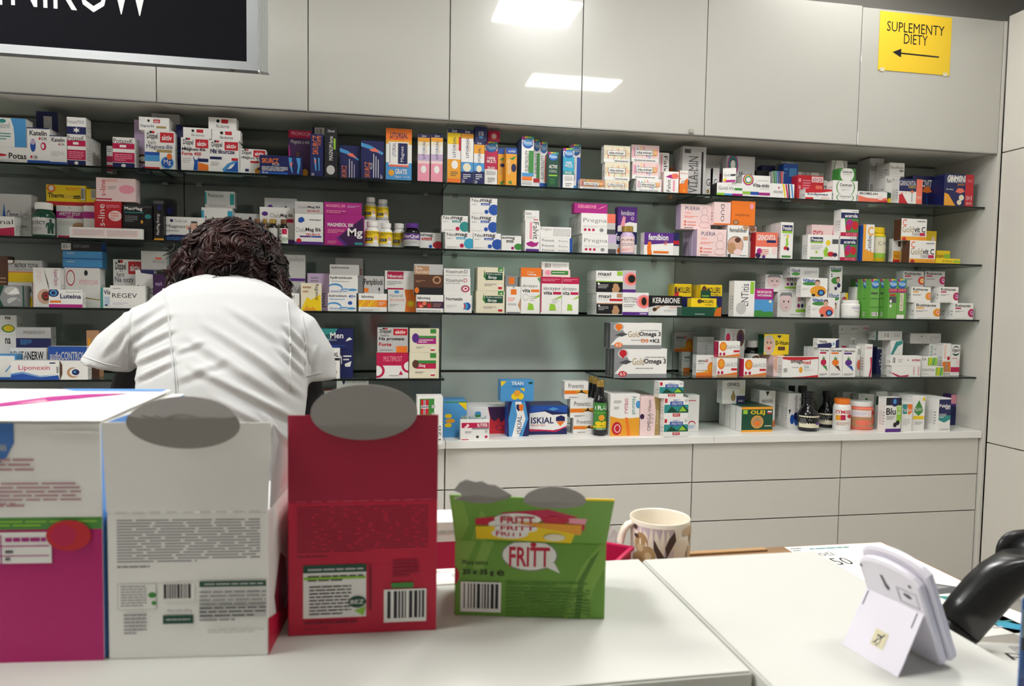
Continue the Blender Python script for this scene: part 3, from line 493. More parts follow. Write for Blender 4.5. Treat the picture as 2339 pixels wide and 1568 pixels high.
351 373 459 | D40 | bk | slim black carton with vertical white lettering | v 26 14 64 68 wh MenMag Energy;r 0 0 100 5 am;e 36 76 80 90 nv;r 0 92 100 100 dg
374 398 458 | d50 D40 | bk | second slim black carton behind | e 30 66 84 84 nv;v 40 30 60 60 mg Energy
371 465 496 | D55 | wh | white carton with navy foot next to the head | r 0 0 100 28 nv;p wh 0 20 20 28 70 30 100 24 100 40 0 40;e 18 78 26 90 nv;t 30 78 60 90 mg Polski Lek;t 8 52 56 68 dg Magnez;t 58 52 66 68 or B6;e 68 46 86 80 sk;p dg 66 50 70 84 84 84 88 50 84 76 70 76;l 8 40 40 46 1 mg;l 8 6 60 18 2 lb
460 531 475 | d40 D55 | wh | white carton with cyan edges, lower of two over the head | t 12 56 62 76 ink Restonum;r 0 10 8 92 cy;r 84 40 100 92 cy;l 12 30 60 38 1 lg;Z
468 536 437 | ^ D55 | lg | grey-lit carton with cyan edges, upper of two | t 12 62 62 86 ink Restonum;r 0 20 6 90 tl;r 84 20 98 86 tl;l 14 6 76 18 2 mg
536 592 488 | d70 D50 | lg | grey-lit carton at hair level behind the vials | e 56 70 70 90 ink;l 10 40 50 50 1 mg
593 672 474 | d42 D50 | wh | white carton with red tag behind the vials | t 30 72 60 84 mg Chela;T60 72 96 84 ink Mag B6;e 6 76 24 88 pu;r 78 60 98 70 cr;r 0 0 100 14 pu;l 10 40 60 52 2 lp
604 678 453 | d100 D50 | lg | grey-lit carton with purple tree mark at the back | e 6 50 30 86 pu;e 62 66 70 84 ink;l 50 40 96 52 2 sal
637 657 501 | Jvial D18 cbr l2 | bk | small dark vial with bronze cap, right of the vials | r 0 0 100 100 wh;r 40 60 80 96 cr;v 10 10 36 90 ink B6;l 40 10 90 40 3 gn
611 633 500 | Jvial d12 D18 cgold l2 | bk | small vial with gold cap beside the bronze-capped one | r 0 0 100 100 lg;e 20 10 90 50 wh
598 611 500 | Jvial d28 D12 cgold l2 | br | thin gold-capped vial half behind | r 0 0 100 100 tan
577 595 500 | Jvial d14 D14 cbr l2 | br | bronze-capped vial touching the hair | r 0 0 100 100 wh
673 738 489 | D55 n1 | wh | white carton with blue tree mark and purple foot | @chl:bl
673 738 461 | ^ D55 | lg | white carton lying over the blue-tree one | t 10 44 44 66 mg Chela;T46 44 90 66 ink Mag B6;T44 16 88 32 rd SKURCZ
741 832 492 | D55 | mag | bright magenta carton with violet triangle | p dpu 36 30 98 96 100 0 60 0;p pu 36 30 60 0 50 0 30 26;T8 62 72 74 wh MAGNESOL 300;T58 24 96 58 wh Mg;r 76 4 96 12 tl;l 8 40 50 54 3 pk;l 8 6 30 16 3 pk
740 826 463 | ^ d20 D55 | mag | magenta carton lying behind, upper of the two | T6 62 56 84 pk MAGNESOL 300;l 6 14 60 40 2 pk;l 62 60 94 80 2 lil
834 866 505 | Jjar D32 cwh l3 | wh | white pill bottle with yellow label, left of the front three | @asp
867 897 509 | Jjar D32 cwh l3 | wh | white pill bottle with yellow label, middle of the front three | @asp
898 926 510 | Jjar d14 D30 cwh l3 | wh | white pill bottle with yellow label, right of the front three | @asp
832 889 503 | d100 D44 | wh | plain white carton propping up the two raised bottles | l 10 30 80 60 2 lg
833 860 450 | ^ Jjar d104 D34 cwh l3 | lg | white pill bottle raised at the back, left of two | @asp
861 888 455 | ^2 Jjar d104 D34 cwh l3 | lg | white pill bottle raised at the back, right of two | @asp
922 961 509 | Jjar d4 D40 cpu l3 | bk | dark violet bottle with purple lid | r 0 0 100 100 pu;r 0 0 100 46 lg;T6 56 80 84 wh ZzzQuil;t 30 46 70 54 lil NATURA;l 10 10 70 36 3 mg;r 0 92 100 100 bk
957 1008 532 | d12 D50 | wh | white carton with red and blue balls beside the violet bottle | T2 72 62 92 ink omag;r 12 54 58 70 rd;t 16 56 54 68 wh forte;e 62 6 110 50 rd;e 44 8 60 28 bl;l 4 6 40 14 1 lg
1017 1080 531 | D55 n2 | wh | white carton with teal ball, lower of two | @neo:cy:cr:cardio
1009 1069 493 | ^ d14 D55 | wh | white carton with teal ball, upper of two | @neo:tl:cr:cardio
1081 1144 533 | D55 | wh | white carton with blue ball, bottom of three | @neo:bl:bl:skurcz
1074 1134 493 | ^ d14 D55 | wh | white carton with blue ball, middle of three | @neo:bl:bl:skurcz
1074 1136 453 | ^ D55 | wh | white carton with blue ball, top of three | @neo:bl:bl:skurcz
1146 1191 539 | d16 D50 | wh | white carton with green ball, lowest in its row | T2 72 66 92 ink eomag;r 24 54 60 70 dg;t 28 56 56 68 wh slim;e 64 6 108 50 gn;e 48 8 64 28 mag
1200 1234 505 | D50 n1 | wh | upright white carton with pink flower and vertical name | w 52 40 90 96 ink Falvit;r 30 40 46 96 pk;p mag 6 26 40 34 70 28 94 32 80 18 50 14 20 18;r 6 0 94 8 pu
1199 1232 481 | ^ D50 | wh | tiny white carton on the pink-flower one | t 6 56 46 84 ink Falvit;l 10 20 80 44 2 lg;r 60 8 92 16 rd
1234 1307 568 | D45 | wh | thin white carton with blue end, bottom of three | t 6 24 44 76 ink Prevomit;t 56 24 86 66 mg 4mama;r 92 0 100 100 bl
1234 1307 556 | ^ D45 | wh | thin white carton with blue end, middle of three | t 6 24 44 76 ink Prevomit;t 56 24 86 66 mg 4mama;r 92 0 100 100 bl
1234 1307 544 | ^ D45 | wh | thin white carton with blue end, top of three | t 6 24 44 76 ink Prevomit;t 56 24 86 66 mg 4mama;r 92 0 100 100 bl
1234 1305 519 | ^ D45 | wh | white carton with thin script over the blue ends | t 2 60 36 90 mg Pregna;r 42 16 96 84 lg;l 44 20 94 80 5 wh
1330 1408 535 | D55 n3 | wh | white carton with lilac corner, lower one | @pre:lil
1328 1406 488 | ^ D55 n3 | wh | white carton with coral corner, upper one | @pre:sal
1312 1388 465 | ^ d20 D50 | mag | magenta carton lying over the coral-cornered one | T12 50 66 84 pk KERABIONE;p pk 68 40 84 70 98 84 84 60
1423 1455 516 | Jjar D34 cgold l3 | lil | pale lilac bottle with dull gold lid | r 0 0 100 100 lp;t 10 70 90 86 dg PUERIA;l 12 40 80 60 2 mg;l 12 10 60 24 2 sal
1405 1455 530 | d42 D50 | nv | purple carton half behind the lilac bottle | r 0 0 100 46 wh;T2 60 40 92 wh fem;e 10 6 40 30 or
1412 1456 473 | ^ D50 | pu | purple carton with pink expectant figure | p wh 0 0 0 22 60 40 100 36 100 0;t 16 66 84 86 wh femibion;p pk 24 0 16 30 26 62 40 60 38 30 30 0;T68 46 84 62 lil 0
1472 1539 532 | D50 | wh | purple and white carton with orange expectant figure | r 0 58 100 100 pu;p pu 0 58 0 44 50 50 100 56 100 60;T14 66 82 94 wh femibion;p or 12 0 10 34 14 60 24 58 24 26 28 0;t 66 46 80 62 or 2;r 32 8 84 18 or
1537 1552 532 | d55 D45 | nv | dark purple carton sliver beside the orange figure | r 0 50 100 66 rd;r 0 0 100 44 wh
1593 1660 524 | D55 n2 slil | lp | pale pink carton with line-drawn woman, front one | @pue:DUO
1556 1625 467 | ^ d40 D60 slil | lp | pale pink carton with line-drawn woman, raised at the back | @pue:UNO
1663 1711 515 | D55 n1 | wh | white carton with a nursing-mother photo circle | T8 78 92 92 dg femaltiker;e 0 10 76 66 br;e 2 12 74 64 sk;e 0 10 40 46 tan;e 34 46 62 62 br;e 30 6 70 26 lp;e 70 88 98 104 tan;r 74 54 96 66 tan;l 60 4 92 8 1 dg;r 2 0 16 10 dg
1711 1728 518 | d20 D55 | wh | white carton edge with a maroon patch | T0 74 90 86 dg ker;r 20 54 90 66 dpu;e 10 84 90 100 tan;l 40 30 90 40 2 lg
1632 1670 462 | ^2 D90 | lp | pale pink carton end lying on the photo-circle box | w 40 14 62 90 dg DUO;r 0 0 100 6 or
1672 1726 460 | ^3 D60 | or | orange carton lying on its head, lettering upside down | t 76 46 14 36 br femaltiker;e 76 68 94 92 pk;e 6 2 32 22 br;e 9 4 29 20 tan
1727 1777 531 | D50 | rd | pink and white carton with purple flowers | r 0 44 100 100 sal;r 0 0 100 44 wh;T6 68 90 90 wh GRINOVITA;r 50 60 92 70 nv;e 0 0 24 22 dpu;e 6 16 30 38 mag;e 30 0 46 12 pu;e 74 14 96 46 lp;l 24 10 60 36 4 sal
1785 1813 508 | d4 D45 n3 | wh | tall slim white carton with green expectant figure | @prn
1846 1917 537 | D50 n3 | wh | wide white carton with green expectant figure and cherries | r 8 72 48 90 nv;T11 74 46 88 wh Prenalen;r 8 66 48 72 lgn;p lgn 54 14 50 34 60 56 66 40 64 24 70 14;e 58 58 72 80 ye;e 64 14 86 34 rd;e 80 14 96 30 dpu;r 78 66 98 84 dg;r 8 4 50 11 gn;l 10 40 46 60 3 lg;e 24 26 32 36 lgn
1855 1908 514 | d60 D50 Z | lp | pale limited-edition carton with crimson corner | p cr 80 0 100 0 100 100 92 100;T6 56 50 84 rd EDYCJA;T6 14 74 44 rd LIMITOWANA;r 4 -10 80 6 mg
1920 1957 540 | D60 n1 | wh | fruit-photo carton with navy band, lower one | @ace
1922 1962 479 | ^ D60 n1 | wh | fruit-photo carton with navy band, upper one | @ace
1973 1998 513 | D40 sbl | am | upright yellow and white carton with orange letter | r 24 20 100 100 wh;T40 70 92 94 am C;v 36 24 76 70 ink Cetebe;l 10 4 80 16 3 or;p am 0 0 100 0 100 24 0 34
1990 2037 519 | Jtub D44 cye l4 | ye | big lime and yellow tub with yellow lid | r 0 0 100 100 lgn;r 24 22 98 96 cream;t 42 58 98 76 dg C-Vitum;p nv 74 82 80 98 86 82 80 76;t 72 34 92 46 dg szt.
2040 2070 546 | d8 D30 | wh | white hang-card holding an amber pack | r 40 68 60 90 br;r 4 4 60 50 am;t 16 22 56 36 bk Vit C;r 4 4 56 14 rd;r 62 2 98 60 gold;v 68 6 90 56 bk Gold Vit C
2079 2138 550 | d6 D55 n3 sbr | wh | white and amber carton with coral letter, lower one | @gvc
2060 2118 500 | ^ d20 D55 n2 sbr | wh | white and amber carton with coral letter, upper one | @gvc
2112 2140 528 | d120 D50 | ye | dull yellow carton in shadow at the back | t 40 20 96 44 ink um;e 60 60 86 84 lp;Z
2138 2194 591 | d6 D50 | ye | bright yellow flat carton nearest the shelf end | t 26 30 66 70 ink D-Vitum;r 70 24 98 66 lgn
2140 2171 573 | d85 D60 | ye | yellow flat carton behind the nearest yellow one | t 4 50 50 76 ink itum;r 56 44 98 76 lgn
#S3
-30 17 585 | d60 D60 | br | brownish grey carton at the left frame edge | l 40 30 90 60 4 tan
-40 55 652 | D50 | mg | silvery blister pack in a dark green sleeve | p dgn 0 0 50 0 40 40 52 100 0 100;e 58 10 90 44 lg;e 52 54 88 96 lg;p wh 60 60 80 90 90 60;p mg 60 10 84 40 92 14;r 96 0 100 100 dgn
18 73 645 | d55 D55 | wh | white and yellow carton half behind silvery pack | r 0 0 100 40 ye;T60 56 100 84 ink TOTA;Z
18 95 595 | ^ D55 | lg | white and yellow carton with bold dark name, upper | r 0 0 100 44 ye;T20 66 54 86 ink NUTROF;T58 66 92 86 dg TOTAL;e -6 80 20 108 br;e -4 84 16 104 wh;r 0 44 100 48 sal;l 24 54 80 60 1 mg
75 137 612 | D40 | wh | white carton with a big photographed eye | e 14 8 70 46 sk;e 30 16 62 40 br;e 38 22 54 36 rd;e 42 26 50 33 ink;w 74 54 92 96 mag SuperOptic;p dg 40 100 56 60 60 40 52 60;v 10 62 30 96 lp tekst;p lp 0 0 6 0 6 60 0 60
111 188 662 | d-10 D34 n3 | wh | white carton with blue eye roundel and pink foot, front of the row | r 0 0 100 18 mag;e -2 58 30 104 nv;e 3 64 25 98 lb;e 8 70 20 90 nv;T34 50 96 76 nv Luteina;r 4 26 36 38 or;l 50 84 96 90 1 mg
146 228 612 | d70 D60 | wh | white carton with gold horizon line | t 40 58 94 70 pk VITREOCLEAR;p gold 0 22 30 30 36 36 44 28 100 20 100 18 44 24 34 30 0 18;e 6 54 30 94 rd;e 8 57 28 91 wh;e 56 80 66 94 ink
143 233 592 | ^ D60 | lb | blue flat carton, lower of the blue pair | t 10 60 30 84 wh Luteina;r 0 0 100 8 bl
143 233 574 | ^ D60 | lb | blue flat carton, upper of the blue pair | t 10 60 30 84 wh Luteina;r 0 0 100 8 bl
140 231 553 | ^ D60 sbl | bk | black flat carton crowning the blue pair | r 0 8 24 84 lg;b 2 16 22 76;t 30 40 70 80 mg Gold Luteina
251 332 653 | D50 | wh | white carton with thin capital lettering by the shoulder | t 6 46 76 66 ink REGEV;l 8 14 50 26 2 lil;l 8 84 30 90 1 mg
230 252 657 | d10 D50 | wh | white carton with teal edge | r 0 0 24 100 tl;T30 66 98 88 nv Vis;l 36 14 90 56 6 lb;r 40 10 70 16 nv
258 325 593 | d70 D60 | wh | white carton with heart mark and red tag near the shoulder | @hz;t 6 50 84 64 nv Na oczy F;l 8 30 80 42 2 mg;r 0 0 50 10 pu
309 352 617 | d62 D40 Z | wh | white carton with serif name and salmon tag | t 10 36 98 60 dg Biloma;r 10 8 60 26 sal;p nv 30 92 100 88 100 100 26 100
322 380 574 | ^ D40 | lg | pale carton turned upside down beside the hair | t 92 52 46 36 mg Bilomag;r 56 56 80 68 sal;r 0 0 100 4 mg
349 392 626 | d10 D35 | dpu | deep purple carton touching the hair | t 14 66 50 78 lil mark;l 20 40 60 50 1 pu
640 697 645 | d50 D50 | lg | white carton with italic name, lower of the mauve-striped | t 30 60 92 84 mg inofem;r 0 0 100 14 pu;Z
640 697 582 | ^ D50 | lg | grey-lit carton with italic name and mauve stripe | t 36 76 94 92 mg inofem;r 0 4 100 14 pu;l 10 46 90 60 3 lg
620 684 670 | D45 | wh | white carton with pinkish figure at the sleeve | t 34 70 82 90 dg krinol;p tan 60 0 84 40 98 30 98 0;l 30 40 50 50 1 lg
687 734 647 | d4 D40 n1 | cream | cream carton with a big yellow flower | p ye 0 0 30 50 50 40 96 60 100 0;p am 10 0 40 30 80 0;e 30 10 60 34 ye;w 66 40 88 96 ink Regunnal;l 10 62 50 92 2 tan
702 752 625 | d55 D50 | lil | lilac-grey carton with vertical serif name | w 62 10 88 94 dg Feminol;l 16 60 50 92 4 mg;r 50 50 100 100 lil
749 814 670 | D50 n1 | wh | white carton with blue water splash, bottom one | T4 74 66 92 ink hydrominum;T72 74 98 92 bl 40+;e -6 2 48 50 lb;e -8 -4 46 40 wh;e 40 8 74 24 lb;e 66 10 98 22 lb;e 44 10 70 18 wh;e 70 36 86 56 bl;l 6 10 60 20 2 lb;l 6 62 60 70 1 lb
752 817 629 | ^ D50 n1 | wh | white carton with blue water splash, middle one | T4 74 80 94 ink hydrominum;e -6 2 48 54 lb;e -8 -4 46 43 wh;e 40 8 74 26 lb;e 66 12 98 26 lb;e 44 11 70 19 wh;l 6 4 60 14 2 bl;l 6 62 70 68 1 mg
753 820 605 | ^ d16 D50 | lg | pale flat carton over the water-splash ones | T6 56 66 82 ink hydrominum
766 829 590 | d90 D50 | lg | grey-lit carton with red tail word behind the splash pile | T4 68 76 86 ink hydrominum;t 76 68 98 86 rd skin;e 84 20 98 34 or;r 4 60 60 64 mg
817 832 630 | d60 D60 Z | mg | grey carton side next to the splash pile | l 20 20 60 40 2 dg
819 884 671 | D50 n1 | wh | white carton with orange mesh panel | T10 72 52 90 ink laboteq;r 0 26 66 64 am;r 66 26 100 64 or;p ye 0 26 20 64 26 64 6 26;p ye 30 26 50 64 56 64 36 26;l 8 4 74 14 2 mg;l 70 34 94 56 3 cream
832 877 631 | d55 D50 | lg | grey carton with a black dancing figure | T0 70 96 92 ink Perspiblock;p nv 0 0 0 30 40 10 100 0;p ink 66 40 80 60 72 40 84 16 78 16 68 34 62 16 58 16 66 42;e 72 58 80 68 ink;r 0 54 22 66 or
886 951 662 | D50 | wh | white and orange carton with a yellow sun | p or 60 0 100 0 100 100 58 100 64 50;e 66 20 96 54 am;e 71 26 91 48 ye;t 8 66 52 80 mg Naturell;t 8 48 58 58 sal BETA-KAROTEN;e 22 82 40 96 lb;l 8 24 40 34 2 mg
879 950 619 | ^ D50 n1 | wh | white carton with crimson name plate | r 8 56 60 96 cr;T11 62 58 80 wh Niverosin;l 8 22 56 46 3 mg;r 8 0 60 8 cr
951 1013 674 | d4 D50 | wh | white carton with brown cell-pattern panel | T4 70 50 90 ink laboteq;r 0 24 100 62 br;e 4 28 20 60 rd;e 22 40 38 62 sal;e 40 26 54 52 rd;e 10 26 26 44 sal;r 60 24 100 62 dpu;l 62 30 94 54 3 tan;l 4 6 90 14 1 mg
946 1012 604 | ^ d20 D55 | lg | grey and copper carton with flower disc | r 0 24 100 66 br;r 0 0 100 24 ink;r 2 66 52 94 tan;t 6 82 28 92 wh Beta;t 6 70 50 80 wh Karoten;e 64 36 94 62 tan;e 70 41 88 57 br;l 6 40 40 48 2 tan;e 2 4 18 24 or
1015 1078 675 | D50 n1 | wh | white carton with blue target ripples, third of the pile from above | T6 70 66 88 ink Normatabs;e 70 16 96 60 bl;e 64 18 86 58 cy;e 60 22 78 54 cr;e 54 18 72 58 wh;l 8 28 44 46 3 lg
1014 1075 633 | ^ D50 | wh | white carton with crimson concentric ripples | @vis
1014 1074 614 | ^ D50 | wh | flat white carton with thin dark name over the ripples | t 6 44 74 86 ink Visaxinum;t 78 44 90 86 dg D;l 6 12 90 24 1 mg
1088 1153 665 | D55 n1 | cream | cream carton with green herb banner, lower one | @skz
1091 1152 611 | ^ D55 n1 | cream | cream carton with green herb banner, upper one | @skz
1157 1190 655 | d10 D50 | wh | white carton with orange square and fruit edge | r 30 70 70 90 or;e 40 92 60 100 lg;p tan 80 30 100 60 100 10;l 10 44 60 60 3 sal;r 10 30 70 38 lg;r 4 0 96 6 mg
1154 1183 630 | ^ d40 D40 | mg | grey carton with orange square | r 30 24 72 84 or
1191 1234 633 | D45 n1 | wh | upright white carton with orange tag and green leaf | t 6 70 86 80 dg skrzypo;T6 58 48 68 ink vita;r 52 59 96 66 or;p lgn 60 40 98 54 98 46;p lgn 34 10 70 10 64 26 40 30;e 8 36 40 54 lg;e 10 38 38 52 wh;l 48 34 80 50 3 lg;p gn 84 98 98 98 98 84
1190 1237 612 | ^ D50 slg | or | orange flat carton over the leaf cartons | t 30 40 66 64 cream skrzypo;T30 16 76 36 wh vita
1236 1284 633 | D45 n1 | wh | upright carton with crimson top and green leaf, left of the pair | r 0 82 100 100 cr;r 0 4 4 82 cr;t 12 62 92 74 dg skrzypo;T12 52 54 62 ink vita;r 58 53 96 60 cr;p lgn 60 40 98 50 98 44;p lgn 40 10 74 10 68 26 44 28;l 8 88 90 96 2 pk;l 54 28 84 42 3 lg
1285 1323 634 | d4 D45 | wh | upright carton with crimson top and green leaf, right of the pair | r 0 82 100 100 cr;t 2 62 86 74 dg skrzypo;T2 52 44 62 ink vita;r 50 53 96 60 cr;p lgn 60 40 98 50 98 44;p lgn 30 10 64 10 58 26 34 28;l 6 88 90 96 2 pk
1240 1303 616 | ^2 D40 | lp | pale carton with green band lying on crimson tops | r 30 30 92 84 gn;e 8 20 30 90 pk;l 34 50 80 70 1 wh
1237 1300 599 | ^ d36 D40 | wh | white carton with barcode, topmost over crimson tops | b 10 14 34 86;l 40 20 92 80 4 lg
1363 1422 670 | D30 n4 | wh | white carton with a dark-haired portrait and red tag | @max:tan;r 50 64 100 74 rd
1362 1423 619 | ^ D30 n4 | wh | white carton with a dark-haired portrait and lime tag | @max:lgn
1423 1482 669 | d3 D40 | wh | white carton with pink flower wreath, lower one | @bio
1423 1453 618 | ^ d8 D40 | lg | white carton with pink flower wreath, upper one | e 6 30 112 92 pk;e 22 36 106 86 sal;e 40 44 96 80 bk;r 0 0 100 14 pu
1482 1558 676 | D45 | wh | black and white carton with a brown swoosh | r 0 50 100 100 bk;p bk 0 40 30 52 0 60;T12 62 94 90 wh KERABIONE;p tan 14 22 24 44 40 50 58 52 36 44 22 22;e 12 20 24 40 br;t 64 36 92 46 sal BOOSTER;l 46 18 90 30 2 lg
1558 1632 702 | d-4 D60 | dgn | open dark green tray holding a yellow pack | r 2 0 98 50 dgn;l 40 14 70 30 1 lg
1579 1637 682 | ^ D45 | ye | yellow flat pack lying in the green tray | T42 48 88 84 ink MOLLERS;e 24 42 42 90 br;t 54 16 88 40 ink omega 3
1601 1650 651 | d65 D40 n2 | ye | yellow and navy carton behind the tray, right | r 0 0 100 64 nv;T30 74 92 92 ink MOLLERS;e 4 68 28 96 br;e 50 10 84 40 gn;p or 60 0 98 0 98 30 76 24;t 50 64 92 73 ink omega 3
1541 1580 649 | d65 D40 n1 | ye | yellow and navy carton behind the tray, left | r 0 0 100 60 nv;T20 72 94 90 ink MOLLERS;r 0 56 26 76 rd;e 0 68 16 92 br
1601 1624 664 | d62 D2 | dgn | dark green card tab standing before the yellow carton | l 14 20 80 84 6 lgn
1678 1725 642 | D55 n1 | wh | white carton stood on its side with rotated lettering | v 34 30 70 92 dg ENTitis;r 78 64 96 98 lgn;e 10 6 60 40 lg
1724 1767 660 | D34 n2 | mag | pink, blue and green children's carton, front of the row | r 0 0 100 62 lb;e -20 -14 66 24 gn;e 40 -14 120 20 gn;r 0 62 100 100 mag;T14 82 90 90 wh MUSUJACE;T14 72 90 80 wh WITAMINKI;r 12 90 88 93 pk;r 0 0 100 5 gn;e 76 50 92 60 cream
1707 1749 661 | d42 D34 | mag | pink, blue and green children's carton, second in its row | r 0 0 100 62 lb;e -20 -14 66 24 gn;r 0 62 100 100 mag;r 12 72 88 88 pk
1691 1733 661 | d80 D34 | mag | pink, blue and green children's carton, third in its row | r 0 0 100 62 lb;e -20 -14 66 24 gn;r 0 62 100 100 mag
1777 1852 668 | D45 n1 | wh | white carton with grey baby portrait, lower | @ent
1749 1829 628 | ^ D45 n2 | wh | white carton with grey boy portrait, upper | @ent
1853 1908 680 | d6 D45 | wh | white carton with red-clothed child, lower | @vib:sal
1831 1891 635 | ^ D45 | wh | white carton with orange-clothed child, upper | @vib:am
1806 1871 611 | ^ d20 D70 | lg | long pale carton lying over the orange child | T2 50 34 86 nv Vibovit;e 4 20 34 50 gn;l 48 30 94 70 3 mg
1892 1920 667 | d40 D40 | wh | white carton with blue name and girl photo, lower | T4 76 90 94 bl Vibovit;e 6 66 90 80 gn;e 40 30 70 56 sk;p br 40 30 44 58 68 58 74 30 66 50 46 50
1896 1925 608 | ^ D45 n1 | wh | upright white carton with blue name and girl photo | T4 82 92 96 bl Vibovit;e 6 76 90 86 gn;e 14 30 80 56 gn;e 54 36 78 56 sk;p br 52 30 56 58 78 58 84 30 76 52 58 52;e 60 16 88 34 nv;e 40 6 62 20 nv;e 12 64 20 70 nv;e 12 56 20 62 nv
1918 1937 669 | d46 D30 | wh | white and yellow carton with red berries | p ye 60 0 100 0 100 100 70 100;e 34 56 84 84 cr;e 34 8 84 40 cr;t 48 64 72 76 wh D3
1937 1974 686 | Jtub D34 cwh l3 | wh | white tub with blue print and white lid | r 0 4 100 96 wh;t 38 62 94 80 bl MAGNE B6;l 46 34 90 52 2 lil;t 60 24 90 34 ink x 60
1955 1981 656 | d45 D60 | wh | white carton behind the white tub | t 14 80 92 90 ink Rutinacea;r 14 70 90 77 sal;t 20 52 86 64 dg odpornosc;p cr 60 4 90 30 96 6
2051 2072 638 | D40 | tg | upright green tube carton with rainbow cap, rightmost | @plu;r 0 66 100 76 mag;r 30 20 70 64 cream;v 36 24 60 60 dg CALCIUM;r 0 0 80 10 wh;T8 68 92 75 am JUNIOR
2031 2051 638 | d3 D40 | tg | upright green tube carton with rainbow cap, second from right | @plu;r 0 66 100 76 mag;r 10 40 90 56 dg;T8 68 92 75 am JUNIOR;r 14 58 80 62 rd;e 14 40 40 48 wh;e 14 28 40 36 wh
2011 2031 638 | d6 D40 | tg | upright green tube carton showing barcode, third from right | @plu;r 6 62 80 66 dg;b 20 6 92 16;r 0 50 94 51 dgn;r 0 28 94 29 dgn
1990 2010 638 | d9 D40 | tg | upright green tube carton showing barcode, fourth from right | @plu;r 6 62 80 66 dg;b 20 6 92 16;r 0 50 94 51 dgn;r 0 28 94 29 dgn
1971 1989 638 | d36 D40 | tg | upright green tube carton, fifth from right | @plu;b 20 6 92 16;r 0 50 94 51 dgn
1954 1970 638 | d60 D36 | tg | darker green tube carton, leftmost of the tube row | @plu
2090 2148 692 | D55 n1 | wh | white carton with orange burst, bottom row | @rut:am:or
2083 2127 656 | ^ d20 D55 n1 | wh | white carton with orange burst, middle row | @rut:am:or
2064 2111 620 | ^ d50 D55 | lg | white carton with red-yellow burst, top row left | @rut:rd:am
2180 2224 693 | d4 D55 n1 | wh | white carton with crimson burst, bottom row | @rut:cr:mag
2147 2190 656 | ^ d20 D55 n1 | wh | white carton with crimson burst, middle row | @rut:cr:mag
2114 2159 620 | ^ d50 D55 | lg | white carton with crimson burst, top row | @rut:cr:mag
#S4
-30 37 810 | D50 slb | lb | light blue and white carton at the left frame edge | r 8 8 94 94 wh;p lb 60 30 90 70 92 66 64 28;r 0 0 100 6 bl
24 135 824 | d-8 D38 | wh | white carton with blue wave and thin red name | t 16 44 80 76 cr Liponexin;p bl 0 0 0 24 24 34 60 14 98 24 100 0;p lb 0 24 0 32 24 42 60 20 98 30 60 16 24 36;b 94 30 100 70;r 80 84 92 90 nv
137 200 825 | d-6 D40 | wh | white carton with a stylised blue eye | e 24 10 70 66 tan;e 34 18 74 62 wh;e 42 24 70 56 nv;e 48 36 58 48 lb;p wh 56 70 80 60 86 30 70 64;p br 0 0 8 30 8 80 0 100
-20 38 765 | d42 D55 | wh | white carton with golden hexagon, lower one | T54 78 76 92 ink na;e 40 10 92 52 gn;e 46 16 88 48 ye;Z
-20 38 720 | ^ D55 | wh | white carton with golden hexagon, upper one | T54 78 76 92 ink na;e 40 10 92 52 gn;e 46 16 88 48 ye
22 106 795 | d36 D45 | wh | white carton with green strip behind the thin-red-name one | t 2 60 48 88 dg REVITA;T48 60 92 88 ink NERW;r 34 4 94 30 gn;t 70 36 92 56 rd junior;r 14 4 30 36 lil;Z
36 116 748 | ^ d50 D50 | lg | grey and navy carton with spaced capitals | r 0 0 100 46 nv;t 22 66 54 82 dg MONO;t 54 66 84 82 mg NERW;l 12 14 44 40 4 lb
110 198 792 | d40 D50 | wh | blue-topped white carton near the sleeve | r 0 46 100 100 bl;T4 58 94 84 lg audioCONTROL;p mg 10 0 30 12 50 6 80 24 96 20 96 0;Z
197 226 755 | d90 D50 | tan | brown carton half behind the sleeve | r 0 0 100 54 br;e 10 66 34 84 am;Z
775 806 800 | d40 D50 | nv | navy carton, lower, behind the white boxed-pet one | l 30 60 90 84 2 wh;p wh 40 50 90 60 80 40 44 40;T0 50 20 80 wh n
719 807 751 | ^ D50 | nv | teal and navy carton with slanted split | p tl 0 0 20 0 60 100 0 100;T8 54 40 82 ink Duo;T40 54 74 82 wh Men;t 8 38 56 52 lg prostatum;p wh 80 40 98 50 90 60 84 52;l 30 8 80 24 2 bl
735 776 796 | d2 D40 | wh | white carton with small animal faces near the cuff | r 0 60 100 68 ink;t 8 72 60 86 dg Rutimus;T64 72 94 86 ink XL;l 10 34 80 56 6 mg;e 20 14 34 28 br;e 46 14 60 28 lg;e 72 14 86 28 tan
860 933 806 | D55 | wh | plum and white carton with ring and arrow symbols | r 0 50 100 100 cr;t 22 66 80 86 pk MULTIPROST;e -22 2 26 58 cr;e -14 10 18 50 wh;e 78 22 126 74 cr;e 86 30 118 66 wh;p cr 70 14 84 14 76 30;l 40 8 70 14 1 mg
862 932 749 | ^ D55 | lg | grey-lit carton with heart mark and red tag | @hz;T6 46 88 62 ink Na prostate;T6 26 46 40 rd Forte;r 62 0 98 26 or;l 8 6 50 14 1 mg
935 1003 806 | d1 D55 | cream | cream carton with crimson banner, lower of the herb pair | r 22 58 90 70 gn;r 22 38 90 58 cr;T30 42 54 56 wh Glog;e 10 40 32 72 br;r 70 80 90 98 gn;r 72 10 86 22 rd;r 72 16 86 24 wh;l 20 20 50 28 2 mg
936 1003 751 | ^ D55 | cream | cream carton with purple banner, upper of the herb pair | r 24 60 90 70 gn;r 24 36 90 60 mag;l 30 40 80 56 2 wh;e 8 40 32 80 pu;r 70 80 90 98 gn;r 72 8 86 20 rd;r 72 14 86 24 wh;l 22 16 50 26 2 mg
1404 1524 797 | d0 D45 n2 sdg | wh | long silver and white carton with red heart, lower one | @go3:rd
